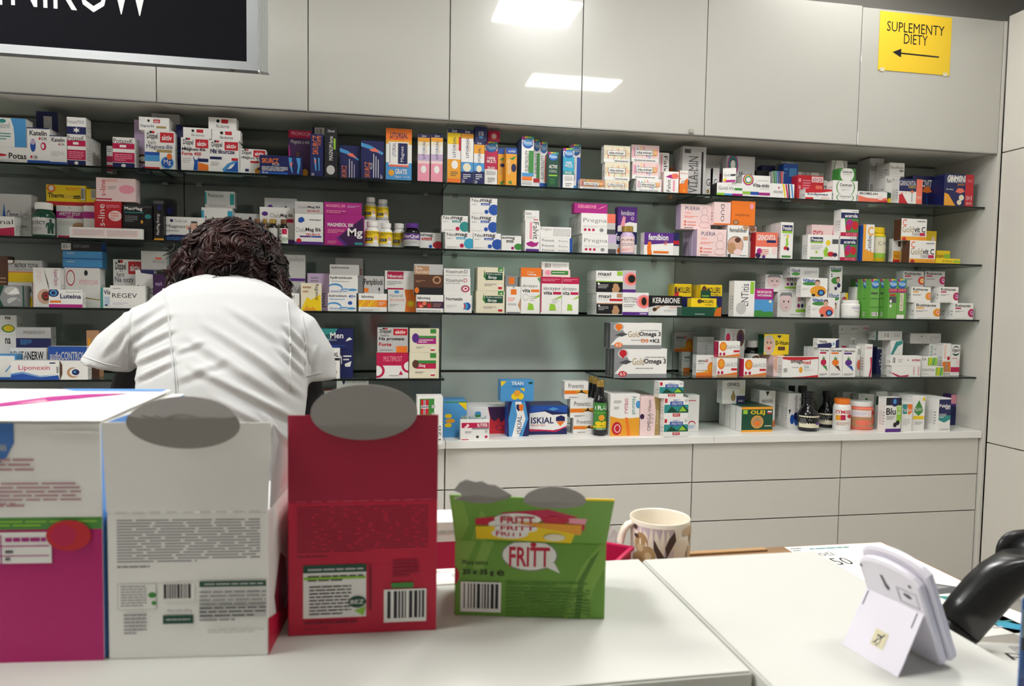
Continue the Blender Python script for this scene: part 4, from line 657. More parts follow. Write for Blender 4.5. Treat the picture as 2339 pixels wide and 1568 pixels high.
1395 1512 738 | ^ D50 n1 sdg | wh | long silver and white carton with orange heart, upper one | @go3:or;T60 24 74 38 or D3;T76 24 96 38 ink +K2
1591 1637 812 | b859 D45 | wh | white and orange carton with a sun disc, front one | @wit
1558 1577 804 | b850 D40 n1 | wh | white and orange carton partly hidden by its front twin | T30 66 96 80 ink wit;r 20 0 100 20 or;l 30 50 90 60 2 mg
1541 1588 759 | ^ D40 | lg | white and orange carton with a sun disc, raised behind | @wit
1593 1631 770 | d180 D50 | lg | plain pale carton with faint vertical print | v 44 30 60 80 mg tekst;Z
1638 1685 818 | d30 D50 | wh | white carton with orange flame foot, lower left | @gvd
1642 1691 780 | ^ D50 scr | wh | white carton with orange flame foot and crimson end, upper | @gvd
1700 1751 820 | d10 D50 scr | wh | white carton with orange flame foot and crimson end, lower right | @gvd
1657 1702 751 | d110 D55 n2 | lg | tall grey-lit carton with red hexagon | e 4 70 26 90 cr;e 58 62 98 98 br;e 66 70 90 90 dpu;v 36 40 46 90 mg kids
1711 1745 779 | Jjar d110 D36 cwh l3 | bk | dark jar with white lid behind flame-foot cartons | r 0 0 100 100 wh;e 30 40 70 90 br;e 38 54 58 80 sk
1768 1792 812 | d40 D70 n2 | lp | carton with a baby's face, half hidden | e 0 10 120 110 sk;p am 0 90 40 110 100 96 100 100 0 100;e 44 54 56 64 dg;p rd 40 32 76 40 60 24
1746 1803 764 | ^ d70 D60 sdgn | ye | amber carton with laughing hooded baby | e -6 0 44 96 lg;e 2 10 38 84 sk;e 10 54 16 64 dg;e 24 54 30 64 dg;p rd 12 36 28 36 20 24;T46 48 98 68 bk D-Vitum;r 56 22 84 40 br;p nv 50 94 70 94 60 80
1788 1870 816 | d0 D50 | wh | white carton with red waved edges and rounded end | p rd 0 90 0 100 100 100 100 92 60 84 20 84;p rd 20 0 100 0 100 12 60 4;T22 64 56 84 ink omega;T56 64 78 84 rd med;e 46 22 56 52 am;t 60 44 74 58 tl DHA;l 26 46 44 52 1 mg;b 2 22 14 46;l 60 30 86 40 2 lg
1927 1956 797 | d2 D45 n1 | wh | white carton with violet berry print | @nat:pu:bl
1897 1926 796 | d2 D45 n1 | wh | white carton with orange berry print | @nat:or:br
1872 1896 795 | d2 D45 n2 | wh | white carton with crimson berry print | @nat:cr:gn
1868 1917 774 | ^ D40 | wh | white and navy carton with a water drop | T8 54 44 84 ink Nisita;p nv 0 0 60 0 76 40 60 56 0 40;p nv 84 0 100 0 100 96 84 80;e 64 20 84 80 wh;e 70 26 78 60 lb
1956 1966 790 | d60 D60 | wh | white carton edge with a pink disc | e 30 20 130 54 sal;T40 70 90 90 ink ON
1977 1994 787 | d30 D70 | wh | slim white carton with crimson ribbon wave | t 10 86 94 94 cr sorbent;p cr 60 0 80 30 70 60 96 60 96 20 84 0
2004 2027 793 | d110 D40 snv | nv | deep blue carton with white capitals | T30 70 88 78 wh OLEJ;T36 56 76 64 wh NA;T22 44 92 53 wh SUCHY;T30 32 84 41 wh NOS;e 40 12 74 30 wh;r 0 92 100 100 lg
2036 2063 778 | d70 D70 | wh | white carton with teal swirl | p tl 0 60 40 96 96 100 96 90 60 84 20 60;t 14 46 82 56 dg RHINO;t 10 36 90 46 dg ARGENT;p tl 0 10 20 40 8 40 0 30
2001 2061 757 | ^ D60 | lg | long pale carton with dark end, atop the teal swirl | t 70 34 94 76 mg RHINO;b 30 20 50 84;r 0 0 8 100 dgn
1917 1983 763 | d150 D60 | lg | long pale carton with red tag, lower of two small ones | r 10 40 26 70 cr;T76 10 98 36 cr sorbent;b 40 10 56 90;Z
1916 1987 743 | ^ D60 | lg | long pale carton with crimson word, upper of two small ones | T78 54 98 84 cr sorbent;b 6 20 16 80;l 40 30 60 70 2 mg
2038 2103 836 | d8 D40 | wh | long white carton with crimson coil print, lower | p cr 0 40 30 10 60 20 56 2 20 2 0 30;v 72 20 80 90 cr sorbent;v 88 10 96 90 cr sorbent;Z
2036 2104 813 | ^ D40 | wh | long white carton with barcode and crimson word, upper | b 4 20 14 84;T70 44 98 74 cr sorbent;e 54 50 58 60 ink;l 24 30 40 70 2 lg
2104 2156 838 | d30 D40 | wh | white carton with green-yellow stripes, lower | t 4 52 60 80 dg SOFANTEINA;r 64 8 98 92 lgn;p ye 70 8 76 8 82 92 76 92;p tl 84 8 88 8 94 92 90 92;l 8 20 34 30 1 mg
2105 2142 815 | ^ D40 | wh | white carton with green-yellow stripes, upper | r 40 10 98 90 lgn;p ye 48 10 54 10 62 90 56 90;p tl 70 10 76 10 84 90 78 90;t 4 60 30 90 dg NA
2123 2142 786 | d80 D60 n3 | wh | upright white carton with vertical green-grey name | v 14 30 44 96 tl ANTEINA;l 60 60 90 90 2 lg
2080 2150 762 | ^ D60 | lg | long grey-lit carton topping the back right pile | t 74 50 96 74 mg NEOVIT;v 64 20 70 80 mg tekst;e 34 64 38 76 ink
2155 2173 785 | d60 D50 n1 | wh | upright white carton with orange nose panel | v 14 54 40 96 or RINOTAC;r 0 12 100 44 or;p tan 40 44 30 18 50 12 78 18 62 44;e 54 48 90 60 rd;l 14 3 90 9 1 mg
2174 2194 788 | d60 D50 n1 | wh | upright white carton with green swoosh and crimson foot | e 6 64 96 96 dgn;e 0 70 100 92 wh;T8 74 94 88 ink irigasin;r 0 12 100 28 cr;e 60 32 98 54 lp;l 10 54 70 58 1 rd
#W
700 762 893 | b985 D60 | rd | red-topped carton beside the right sleeve | r 0 90 100 100 lg;r 0 0 100 50 wh
769 842 866 | d260 D60 | wh | white carton with a grey heading, behind the oval | t 30 92 92 97 dg DENTALNE CENTRUM;p nv 16 96 28 96 22 88
953 1012 907 | b1018 D100 n1 | wh | white carton with a flag patch and side lettering | r 10 58 66 96 gn;r 14 64 44 94 rd;r 25 64 32 94 wh;r 27 64 30 94 nv;r 14 76 44 82 wh;r 14 78 44 80 nv;v 84 10 94 40 dg 120;l 56 40 70 88 3 lg
1013 1067 918 | b1000 D80 n1 | lb | sky-blue carton turned sideways with golden capsules | e 10 40 50 52 am;e 6 54 36 66 ye;e 6 28 36 40 ye;p ye 60 98 98 98 98 74;w 74 30 98 62 ye TRAN;r 0 97 100 100 gn
1052 1118 961 | b1006 D40 | wh | white carton with maroon band | r 4 62 98 88 cr;T58 66 94 84 wh RUTIFER;e 20 66 30 82 lp;e 14 60 24 72 lp;r 40 54 98 62 mg;e 84 34 94 52 lg;e 54 8 64 22 dg;e 84 8 94 22 cr;l 16 34 40 46 2 mg;r 4 0 28 4 rd
1066 1158 930 | b996 D80 n1 | wh | white and red carton with a heart in silky drapes | p rd 54 0 100 0 100 100 52 100 58 60;p dpu 53 100 100 100 98 60 86 40 80 60 70 46 60 56;t 6 50 48 66 tl Naturell;e 20 66 36 84 lb;e 20 62 36 72 gn;e 72 12 94 32 dpu;e 74 14 92 30 rd
1160 1209 918 | b998 D80 n1 | bl | blue and white carton stood upright with vertical word | r 0 0 100 100 nv;p lb 8 0 70 0 96 50 80 100 20 100 4 50;p wh 22 0 54 0 84 50 62 100 34 100 44 60;v 44 8 66 60 nv ISKIAL;p nv 40 92 62 92 62 78 50 72 40 80;p or 52 92 74 92 70 74 62 72 52 80
1210 1296 927 | b994 D80 n1 | nv | navy and white carton lying with bold word and shield | p bl 0 100 0 70 40 84 100 74 100 100;p wh 0 20 0 74 40 80 60 68 100 70 100 24 60 14 20 18;p cr 0 20 0 12 40 12 70 8 100 26 100 30 70 14 30 18;T4 38 64 60 nv ISKIAL;t 4 28 42 36 rd IMMUNO MAX;p nv 70 60 84 66 94 60 94 46 70 46;p or 71 45 94 45 82 28;p lb 48 88 62 94 78 88 62 82
1144 1220 854 | ^2 d30 D80 | lb | sky-blue carton with golden capsules, raised on blue ones | T32 78 68 94 wh TRAN;p ye 0 96 18 96 2 70;r 84 82 96 92 dgn;r 28 4 72 62 lb;e 32 8 54 40 ye;e 52 8 70 40 ye;e 40 24 60 54 am;p ye 58 62 72 62 72 46;l 32 68 68 74 1 bl
1310 1360 955 | b996 D60 | wh | white and orange carton with leaping whale, bottom of three | @prv
1303 1359 912 | ^ D60 | wh | white and orange carton with leaping whale, middle of three | @prv
1290 1344 872 | ^ D60 | wh | white and orange carton with leaping whale, top of three | @prv
1362 1392 846 | Joil b997 D60 cgold l5 | bk | front dark oil bottle with green label | r 0 0 100 100 gn;e 0 80 100 120 gn;T6 74 98 90 wh TRAN;e 34 34 66 56 am;e 16 14 52 32 ye;e 48 14 84 32 ye;r 0 8 100 14 ye;t 24 0 78 7 wh 250 ml;r 8 62 92 64 lgn
1352 1376 842 | Joil d110 D60 cgold l5 | bk | middle dark oil bottle, half hidden | r 0 0 100 100 gn
1344 1367 838 | Joil d170 D60 cgold l5 | bk | rear dark oil bottle, left of the group | r 0 0 100 100 gn
1395 1462 901 | b997 D80 n1 | wh | white and golden carton with heart, sideways lettering | p am 0 0 100 0 100 44 60 42 30 42 0 48;p or 50 44 60 44 70 0 60 0;w 48 54 60 90 cr OMEGA-3;w 74 52 86 94 tl Naturell;e 86 66 104 84 lb;e 6 2 40 34 rd;e 14 8 36 28 lp;e 17 10 33 26 rd;l 12 60 36 90 2 lg
1463 1508 907 | b997 D90 n2 | lp | pale carton with vertical dark name and olive edge | p gold 76 0 100 0 100 100 70 100 80 60;v 38 12 56 92 dg OMEGA-Vitum;v 58 30 68 56 mg 3-6-9;e 0 42 22 56 dpu;v 84 30 92 66 cream kwasy
1517 1572 957 | b999 D70 | wh | white carton with cabbage-leaf photo, bottom of three | @omf
1518 1573 910 | ^ D70 | wh | white carton with cabbage-leaf photo, middle of three | @omf
1507 1562 864 | ^ D70 n1 | wh | white carton with cabbage-leaf photo, top of three | @omf
1572 1598 903 | b987 D60 | wh | tall plain white carton with red arc and blue waves | e 8 14 70 30 rd;e 12 10 66 27 wh;l 8 8 64 18 3 lb;r 4 84 70 86 rd
1695 1766 930 | b988 D60 n3 swh | dgn | dark green carton with golden oil drop | r 0 90 100 100 am;r 0 0 100 8 am;T28 66 74 86 ye OLEJ;e 30 14 70 66 am;e 33 18 67 62 tan;p gold 50 64 42 40 44 28 56 28 58 40;e 40 24 60 44 or;r 82 76 96 84 wh;r 82 72 96 78 rd;r 4 72 18 88 lgn;l 74 20 96 28 1 cream
1651 1703 869 | ^ d140 D60 | wh | white carton with serif capitals and yellow drop | T20 74 76 90 ink OEPAROL;r 62 0 100 34 nv;t 70 8 92 16 wh ADAMED;e 38 12 58 44 gold;p gold 40 34 48 60 56 34;l 20 66 76 70 1 mg;r 80 44 100 62 cream
1735 1772 893 | b975 D90 n2 | wh | tall white carton with black shield mark, orange foot | p ink 38 98 62 98 50 84;t 16 66 84 80 dg wiesiolek;l 20 50 80 58 1 lg;p or 60 0 100 0 100 20
1802 1831 899 | b984 D80 n2 | wh | upright white carton with blue cornflower | v 44 42 70 94 ink czarnuszka;e 16 12 50 40 bl;e 50 8 86 34 bl;e 44 24 80 46 nv;p ink 2 54 20 54 12 40;e 84 78 104 90 lg;e 84 58 104 70 lg
1840 1885 898 | Jflask b988 D45 cbk l3 | bk | round dark flask with loop handle and pale label, left | r 0 0 100 100 cream;e 54 24 86 50 pu;e 30 60 44 76 dg;p cream 40 100 60 100 56 110 50 104 44 110;l 4 30 26 80 6 mg
1884 1920 896 | Jflask b985 D45 cbk l3 | bk | round dark flask with loop handle and pale label, right | r 0 0 100 100 cream;e 30 60 50 78 dg;e 74 24 98 50 dg;l 4 20 26 80 6 mg
1827 1862 884 | Jflask d170 D45 cbk l3 | bk | dark flask in the middle row behind | r 0 0 100 100 dg
1804 1830 883 | Jflask d240 D45 cbk l3 | bk | dark flask furthest back in shadow | r 0 0 100 100 dg
1919 1954 913 | Jtub b986 D40 cor l3 | wh | white tub with orange lid and red lettering | T0 68 70 86 rd ZYMISIE;r 6 34 30 60 am;r 26 36 44 62 cr;e 50 46 78 66 rd;l 10 8 60 26 3 tan
1956 2012 920 | Jtub b985 D50 cwh l3 | sal | squat jar of orange contents with white and blue lid | r 0 0 100 100 tan;r 0 56 60 96 lp;r 10 64 50 90 wh;e 60 10 96 60 sal;r 62 70 84 92 rd;e 20 6 60 40 sal;l 14 66 48 86 3 lil
2025 2060 909 | b988 D60 | wh | white carton with black berry top and lime strip | r 0 78 100 100 bk;e 30 74 84 100 nv;e 46 82 66 96 lb;T2 50 64 70 ink Blu;r 70 30 100 78 lgn;v 74 52 96 76 wh Kid;r 0 0 100 10 pu;e 50 14 74 28 ink;e 66 20 92 34 ink;l 6 36 60 48 3 mg
2061 2085 920 | b986 D50 n1 | wh | white carton with teal and orange shield | p tl 4 94 50 94 50 60 10 60;p or 50 94 98 94 98 66 60 56;t 4 68 96 80 wh Pelafen;l 14 20 80 44 4 lg
2086 2114 905 | b984 D50 n2 | wh | white carton with green leaf drop and yellow band | p gn 50 88 14 62 14 54 50 42 86 54 86 62;t 16 56 84 66 wh PELAVO;r 6 32 94 42 ye;l 20 16 84 26 3 mg;r 80 86 98 96 ye
1962 1997 901 | d150 D55 n1 | wh | white carton with green leaf tip behind the tubs | p gn 50 90 10 60 10 0 90 0 90 60;l 10 92 30 96 1 mg
1926 1955 896 | d220 D55 | lg | grey-lit carton with dark leaf tip behind orange lid | p dg 90 60 40 10 90 0;l 10 80 30 88 1 mg
2002 2028 895 | d170 D55 | wh | white carton with green and crimson block behind | r 0 60 56 86 dgn;r 56 60 100 86 cr
2029 2054 897 | d190 D55 n1 | wh | white carton with leaf tip and yellow tab behind | p gn 50 90 10 56 90 56;r 74 78 100 94 ye
2145 2173 910 | b986 D90 n2 | wh | tall white carton with teal and navy shield, right end | p nv 4 96 100 96 100 40 4 40;p tl 4 48 100 48 100 36 50 26 4 34;T8 72 96 82 wh Pelafen;T56 66 96 72 wh MED;l 8 40 64 54 3 wh;l 20 4 90 8 1 mg
2173 2185 902 | b972 D60 | pu | narrow purple and pink carton at the extreme right | r 0 70 100 100 pk;p nv 0 0 100 0 100 60 0 66
'''
# ---------------------------------------------------------------- goods on the shelves
WHERE={1:'top glass shelf',2:'second glass shelf',3:'third glass shelf',4:'fourth glass shelf',5:'white worktop'}
rowsT=[]; shelf=0
for ln in TABLE.strip().split('\n'):
    if ln[0]=='#': shelf=5 if ln[1]=='W' else int(ln[2]); continue
    a=[z.strip() for z in ln.split('|')]
    x=[float(z) for z in a[0].split()]; o=dict(shelf=shelf,x0=x[0],x1=x[1],yt=x[2],body=a[2],look=a[3],art=expand(a[4],TPL),D=.05,d=None,n=0,side=None,up=0,yaw=0,b=None,J=None,cap='wh',lab=3)
    for tk in a[1].split():
        k,r=tk[0],tk[1:]
        if k=='^': o['up']=int(r) if r else 1
        elif k=='D': o['D']=float(r)/1000
        elif k=='d': o['d']=float(r)/1000
        elif k=='n': o['n']=int(r)
        elif k=='s': o['side']=r
        elif k=='y': o['yaw']=math.radians(float(r))
        elif k=='b': o['b']=float(r)
        elif k=='J': o['J']=r
        elif k=='c': o['cap']=r
        elif k=='l': o['lab']=float(r)
    rowsT.append(o)
ss=set()
for o in rowsT: ss|=art_strings(o['art'])
text_make(ss)
units=[]
for i,o in enumerate(rowsT):
    if o['up']: o['on']=rowsT[i-o['up']]; o['u']=o['on']['u']; o['u'].append(o)
    else: o['on']=None; o['u']=[o]; units.append(o['u'])
PLACED=[]   # AABBs
def hit(a,b,e=.0006): return all(a[k]+e<b[k+3] and b[k]+e<a[k+3] for k in range(3))
def solve(o,yf):
    o['yf']=yf
    l=atY(o['x0'],o['yt'],yf); r=atY(o['x1'],o['yt'],yf)
    o['X0'],o['X1']=l.x,r.x
    o['Z0']=o['on']['Z1']+.0003 if o['on'] else ZS[o['shelf']]+.0003
    o['Z1']=max((l.z+r.z)/2,o['Z0']+.012)
    lim=(ZS[o['shelf']-1]-.0125) if o['shelf']>1 else ZB-.011
    o['Z1']=min(o['Z1'],lim)
    ymax=YB-.003
    o['Dd']=min(o['D'],max(.012,ymax-yf))
    if o['J']: o['Dd']=o['X1']-o['X0']
    return (o['X0'],yf,o['Z0'],o['X1'],yf+o['Dd'],o['Z1'])
def base_y(o):
    if o['b'] and o['d'] is None:
        return atZ(o['x0'],o['b'],ZS[o['shelf']]).y
    return YS+.004+(o['d'] if o['d'] is not None else .008)
units.sort(key=lambda u:(u[0]['shelf'],base_y(u[0])))
for u in units:
    yb=base_y(u[0]); add=0.
    for it in range(140):
        bs=[]
        for o in u:
            y=yb if o is u[0] else (YS+.004+o['d'] if o['d'] is not None else o['on']['yf']-add*0)
            if o is not u[0] and o['d'] is not None: y+=add
            elif o is u[0]: y+=add
            lim=YB-.003-(.012 if not o['J'] else .05)
            bs.append(solve(o,min(y,lim)))
        bad=False
        for b in bs:
            for q in PLACED:
                if hit(b,q): bad=True;break
            if bad: break
        if not bad: break
        add+=.0025
        if yb+add>YB-.02:
            for o in u: o['D']=max(.012,o['D']*.5)
            add=0.
    u[0]['bad']=bad
    if bad: print('UNSOLVED',u[0]['look'])
    for o,b in zip(u,bs): o['aabb']=b; PLACED.append(b)
    if add>.03: print('SHIFT %.3f'%add,u[0]['look'])
# unique labels
from collections import Counter
cnt=Counter(o['look'] for o in rowsT)
for o in rowsT:
    if cnt[o['look']]>1: print('DUP LOOK',o['look'])
CM={}
def carton(o):
    x0,y0,z0,x1,y1,z1=o['aabb']; w,d,h=x1-x0,y1-y0,z1-z0
    bm=bmesh.new(); bbox(bm,(-w/2,-d/2,0),(w/2,d/2,h),min(.0009,w*.1,h*.1))
    for f in bm.faces:
        if o['side'] and abs(f.normal.x)>.8: f.material_index=1
    ms=[mat(o['body'],.42)]+([mat(o['side'],.42)] if o['side'] else [])
    r=frombm('upright_carton' if h>1.5*w else 'flat_carton' if h<.5*w else 'medicine_box',bm,ms,None,((x0+x1)/2,(y0+y1)/2,z0)); r.rotation_euler=(0,0,o['yaw'])
    pr=print_mesh('front_print',o['art'],lambda u,v,k:(-w/2+w*u,-d/2-.00012*(k+1),h*v),r,seed=int(o['x0']))
    # closing flap with its slit, on the side turned to the aisle centre
    s=1 if (x0+x1)/2<-3.2 else -1
    if d>.025 and h>.02:
        z=s*(w/2+.0003); V=[(z,-d/2+d*.06,h-.004),(z,d/2-d*.06,h-.004),(z,d/2-d*.1,h-.0052),(z,-d/2+d*.1,h-.0052)]
        fromdata('tuck_flap_seam',V,[(0,1,2,3)],mat('mg',.6),r)
        if o['body'] in('wh','lg','lp','cream') and not o['side']:
            q=['l 18 18 60 60 %d lg'%max(2,int(h/.016)),'l 66 18 84 60 %d mg'%max(1,int(h/.03))]
            print_mesh('side_print',q,lambda u,v,k:(s*(w/2+.0003),-d/2+d*(u if s>0 else 1-u),h*v),r,seed=int(o['x1']))
    return r
def bottle(o):
    x0,y0,z0,x1,y1,z1=o['aabb']; R=(x1-x0)/2; h=z1-z0; J=o['J']; cy=y0+R
    r=empty({'jar':'pill_bottle','tub':'plastic_tub','vial':'glass_vial','oil':'oil_bottle','flask':'round_flask'}[J],((x0+x1)/2,cy,z0))
    bm_=mat(o['body'],.16 if o['body'] in('bk','br','dgn','ye') else .3,0,.5)
    if o['cap']=='gold': cm=mat('#c9a65a',.3,.75)
    elif o['cap']=='br': cm=mat('#8a6248',.35,.6)
    else: cm=mat(o['cap'],.35)
    if J=='jar': body=[(R*.9,0),(R*.99,.003),(R,h*.04),(R,h*.62),(R*.95,h*.68),(R*.72,h*.76),(R*.66,h*.78),(R*.66,h*.82)]; cap=(R*.78,h*.80,h); lz=(h*.07,h*.62)
    elif J=='tub': body=[(R*.94,0),(R,.004),(R,h*.74),(R*.9,h*.81),(R*.8,h*.83),(R*.8,h*.86)]; cap=(R*.88,h*.83,h); lz=(h*.12,h*.74)
    elif J=='vial': body=[(R*.95,0),(R,.002),(R,h*.66),(R*.7,h*.78),(R*.6,h*.8),(R*.6,h*.84)]; cap=(R*.72,h*.82,h); lz=(h*.03,h*.64)
    elif J=='oil': body=[(R*.9,0),(R,.003),(R,h*.60),(R*.97,h*.64),(R*.72,h*.70),(R*.6,h*.74),(R*.5,h*.86),(R*.5,h*.9)]; cap=(R*.58,h*.88,h); lz=(h*.11,h*.60)
    else: body=[(R*.8,0),(R*.86,.004),(R*.98,h*.22),(R,h*.34),(R*.96,h*.44),(R*.72,h*.56),(R*.46,h*.64),(R*.42,h*.8),(R*.44,h*.84)]; cap=(R*.5,h*.84,h); lz=(h*.1,h*.40)
    v,f=lathe(body,24); fromdata('body',v,f,bm_,r,smooth=True)
    cr_,c0,c1=cap; v,f=lathe([(cr_*.96,c0),(cr_,c0+.001),(cr_,c1-.0015),(cr_*.93,c1)],24); fromdata('cap',v,f,cm,r,smooth=False)
    prof=body
    def rad(z):
        for (ra,za),(rb,zb) in zip(prof,prof[1:]):
            if za<=z<=zb: return ra+(rb-ra)*(z-za)/max(zb-za,1e-6)
        return R
    def mp(u,v,k):
        a=-math.pi/2+(u-.5)*math.radians(170); z=lz[0]+(lz[1]-lz[0])*v; rr=rad(z)+.0003+.00012*k
        if J=='flask': rr=max(rr,R*.955)+.0004
        return (rr*math.cos(a),rr*math.sin(a),z)
    its=[]
    for it in o['art']: its.append(it)
    print_mesh('label',its,mp,r,sub=14,seed=int(o['x0']))
    if J=='flask':
        for s in (1,-1):
            pts=[(s*R*.36,0,h*.74)]+[(s*(R*.5+R*.26*math.sin(q)),0,h*.66+R*.32*math.cos(q)) for q in [i*math.pi/6 for i in range(0,7)]]+[(s*R*.4,0,h*.62)]
            v,f=tube(pts,R*.08,8)
            if s==1: fromdata('loop_handle',v,f,bm_,r,smooth=True)
    return r
def copytree(o,dy):
    c=o.copy(); COL.objects.link(c); c.location.y+=dy
    for ch in o.children:
        k=ch.copy(); COL.objects.link(k); k.parent=c
    return c
ORD=['second','third','fourth','fifth']
ncop=0
def ppx(x,y,z):
    d=Vector((x,y,z))-CAM; return FPX*d.dot(CR)/d.dot(CF)
def short(s,n=16):
    return ' '.join(s.split()[:n])
for u in units:
    for o in u:
        sh=o['shelf']; grp='%s on the %s'%('bottles' if o['J'] else 'cartons',WHERE[sh])
        r=bottle(o) if o['J'] else carton(o)
        lb=o['look']
        if len(lb.split())<=11: lb+=', '+WHERE[sh]
        if len(lb.split())<=12 and o['on'] is None: lb=lb.replace(', '+WHERE[sh],' on the '+WHERE[sh])
        tag(r,short(lb),'bottle' if o['J'] else 'box',grp); o['obj']=r
        o['copies']=0
        if o['J'] or o['yaw']: continue
        for k in range(o['n']):
            if o['on'] and o['on']['n'] and o['on'].get('copies',0)<=k and o['yf']+.001>o['on']['yf']+o['on']['Dd']: break
            x0,y0,z0,x1,y1,z1=o['aabb']; dy=(o['Dd']+.0012)*(k+1)
            if y1+dy>YB-.002: break
            s_=1 if (x0+x1)/2<-3.2 else -1; xe=x1 if s_>0 else x0
            if abs(ppx(xe,y0+dy,z1)-ppx(xe,y1+dy,z1))<3.2: break
            b=(x0,y0+dy,z0,x1,y1+dy,z1)
            if any(hit(b,q) for q in PLACED): break
            if o['on']:
                bb=o['on']['aabb']; lim=bb[4]+(o['on']['Dd']+.0012)*o['on'].get('copies',0)
                if (b[1]+b[4])/2>lim: break
            PLACED.append(b); c=copytree(r,dy); o['copies']+=1; ncop+=1
            lk=o['look'].split(',')[0]
            tag(c,short('%s box of the file led by the %s'%(ORD[k],o['look']),16),'box',grp)
            c['label']=short('%s in file behind the %s'%(ORD[k].capitalize(),o['look']),16)
print('goods',len(rowsT),'copies',ncop)
# ---------------------------------------------------------------- hanging sign
sg=tag(empty('hanging_sign',(-4.2,-.9,2.2137)),'black hanging sign with white capitals in an aluminium frame, top left','sign')
fr=mat('#77797a',.45,.35); frl=mat('#b4b5b4',.4,.3)
XR=-3.4596+4.2; XL=-.95; HT=.62
box('panel',(XL,.006,.026),(XR-.034,.03,HT-.026),mat('#131317',.85,0,.04),sg)
def strip(nm,pts,m): return fromdata(nm,pts,[(0,1,2,3),(7,6,5,4),(0,4,5,1),(1,5,6,2),(2,6,7,3),(3,7,4,0)],m,sg)
def fr4(a,b,c,d): return [a,b,c,d]+[(p[0],.032,p[2]) for p in (a,b,c,d)]
strip('frame_bottom',fr4((XL-.03,0,0),(XR,0,0),(XR-.034,.004,.026),(XL,.004,.026)),fr)
strip('frame_top',fr4((XL,.004,HT-.026),(XR-.034,.004,HT-.026),(XR,0,HT),(XL-.03,0,HT)),fr)
strip('frame_right',fr4((XR,0,0),(XR,0,HT),(XR-.034,.004,HT-.026),(XR-.034,.004,.026)),fr)
strip('frame_left',fr4((XL-.03,0,0),(XL,.004,.026),(XL,.004,HT-.026),(XL-.03,0,HT)),fr)
V=[];F=[];n=19
for i in range(n):
    t=i/(n-1); x=XR+.0275*t; y=.001+.012*t-(.0022 if i%2 else 0)
    V+=[(x,y,-.0005),(x,y,HT),(x,.034,-.0005),(x,.034,HT)]
for i in range(n-1):
    a=4*i; F+=[(a,a+4,a+5,a+1),(a+2,a+3,a+7,a+6),(a,a+2,a+6,a+4),(a+1,a+5,a+7,a+3)]
F+=[(0,1,3,2),(4*n-4,4*n-2,4*n-1,4*n-3)]
fromdata('ribbed_profile',V,F,frl,sg)
box('corner_cap',(XR-.001,-.001,-.003),(XR+.004,.03,.002),mat('#d8d8d6',.4),sg)
box('fixing_screw',(XR-.082,.004,-.005),(XR-.070,.016,.0),mat('#5b544c',.5),sg,.001)
for x in (XL+.2,XR-.15): 
    v,f=tube([(x,.018,HT),(x,.018,CEIL-2.2137-.0005)],.0022,8); fromdata('suspension_cable',v,f,alu,sg)
text_make({('NIKÓW',False)})
a=atY(23,16,-.901); b=atY(343,40,-.901)
lw=XR-XL
def sm(u,v,k): return (u*lw+XL,.0058-.0001*k,v*HT)
u0=(a.x+4.2-XL)/lw; u1=(b.x+4.2-XL)/lw; v0=(b.z+.004-2.2137)/HT; vh=.135*1.28/HT
print_mesh('lettering',['t%.3f %.3f %.3f %.3f lg NIKÓW'%(100*u0,100*v0,100*u1,100*(v0+vh)),'r%.3f %.3f %.3f %.3f lg'%(100*(u0-.022),100*v0,100*(u0-.0135),100*(v0+vh*.78))],sm,sg)
# ---------------------------------------------------------------- front counter
lam=mat('#cdcdc6',.6,0,.3)
edge=mat('#cfcfcc',.5)
XSM=-2.7625; NY=-2.637
def slab(name,a,b,lb):
    c=((a[0]+b[0])/2,(a[1]+b[1])/2)
    t=tag(empty(name,(c[0],c[1],0)),lb,'counter','front counter sections')
    box('top',(a[0]-c[0],a[1]-c[1],1.172),(b[0]-c[0],b[1]-c[1],1.2),lam,t,.002,2)
    box('body',(a[0]-c[0]+.004,a[1]-c[1]+.012,0),(b[0]-c[0]-.004,b[1]-c[1]-.012,1.1715),edge,t)
slab('counter',(-4.7,NY),(XSM-.0015,-2.348),'white counter ledge carrying the sweets display boxes')
slab('counter',(XSM+.0015,-3.02),(-2.517,-2.351),'white counter ledge carrying the small white clock')
wood=noisemat('desk_wood','#7a5a3c','#94714e',(3,40,40),.5)
dk=tag(empty('desk',(-2.9,-2.2,0)),'brown wooden work desk behind the white counter ledges','desk')
box('top',(-1.8,-.135,1.07),(.716,.142,1.1),wood,dk,.002)
for x in (-1.75,-.1,.65): box('leg_panel',(x,-.12,0),(x+.03,.13,1.0695),wood,dk)
# ---------------------------------------------------------------- display boxes on the counter
cb=mat('#8f8b87',.75)
def plate(nm,pts,cx,cz,y,parent,m,fold=.0,back=.0,th=.0018,cut=0.):
    """die-cut cardboard plate: outline pts in x,z around the centre; its lower part folds in, its upper part leans back"""
    n=len(pts); V=[];F=[]
    R_=[1,.8,.6,.4,.2]
    zr=max(p[1] for p in pts)
    def yy(z):
        q=z/zr
        return y+(fold*(cut-q) if q<cut else back*(q-cut))
    for s,off in ((0,0),(1,th)):
        for r in R_:
            for (x,z) in pts: V.append((cx+x*r,yy(z*r)+off,cz+z*r))
        V.append((cx,yy(0)+off,cz))
    k=len(R_); N1=n*k+1
    for s in (0,1):
        o=s*N1
        for j in range(k-1):
            for i in range(n):
                l=(i+1)%n; q=(o+j*n+i,o+j*n+l,o+(j+1)*n+l,o+(j+1)*n+i); F.append(q if not s else q[::-1])
        for i in range(n):
            l=(i+1)%n; q=(o+(k-1)*n+i,o+(k-1)*n+l,o+n*k); F.append(q if not s else q[::-1])
    for i in range(n):
        l=(i+1)%n; F.append((i,N1+i,N1+l,l))
    return fromdata(nm,V,F,m,parent,smooth=False)
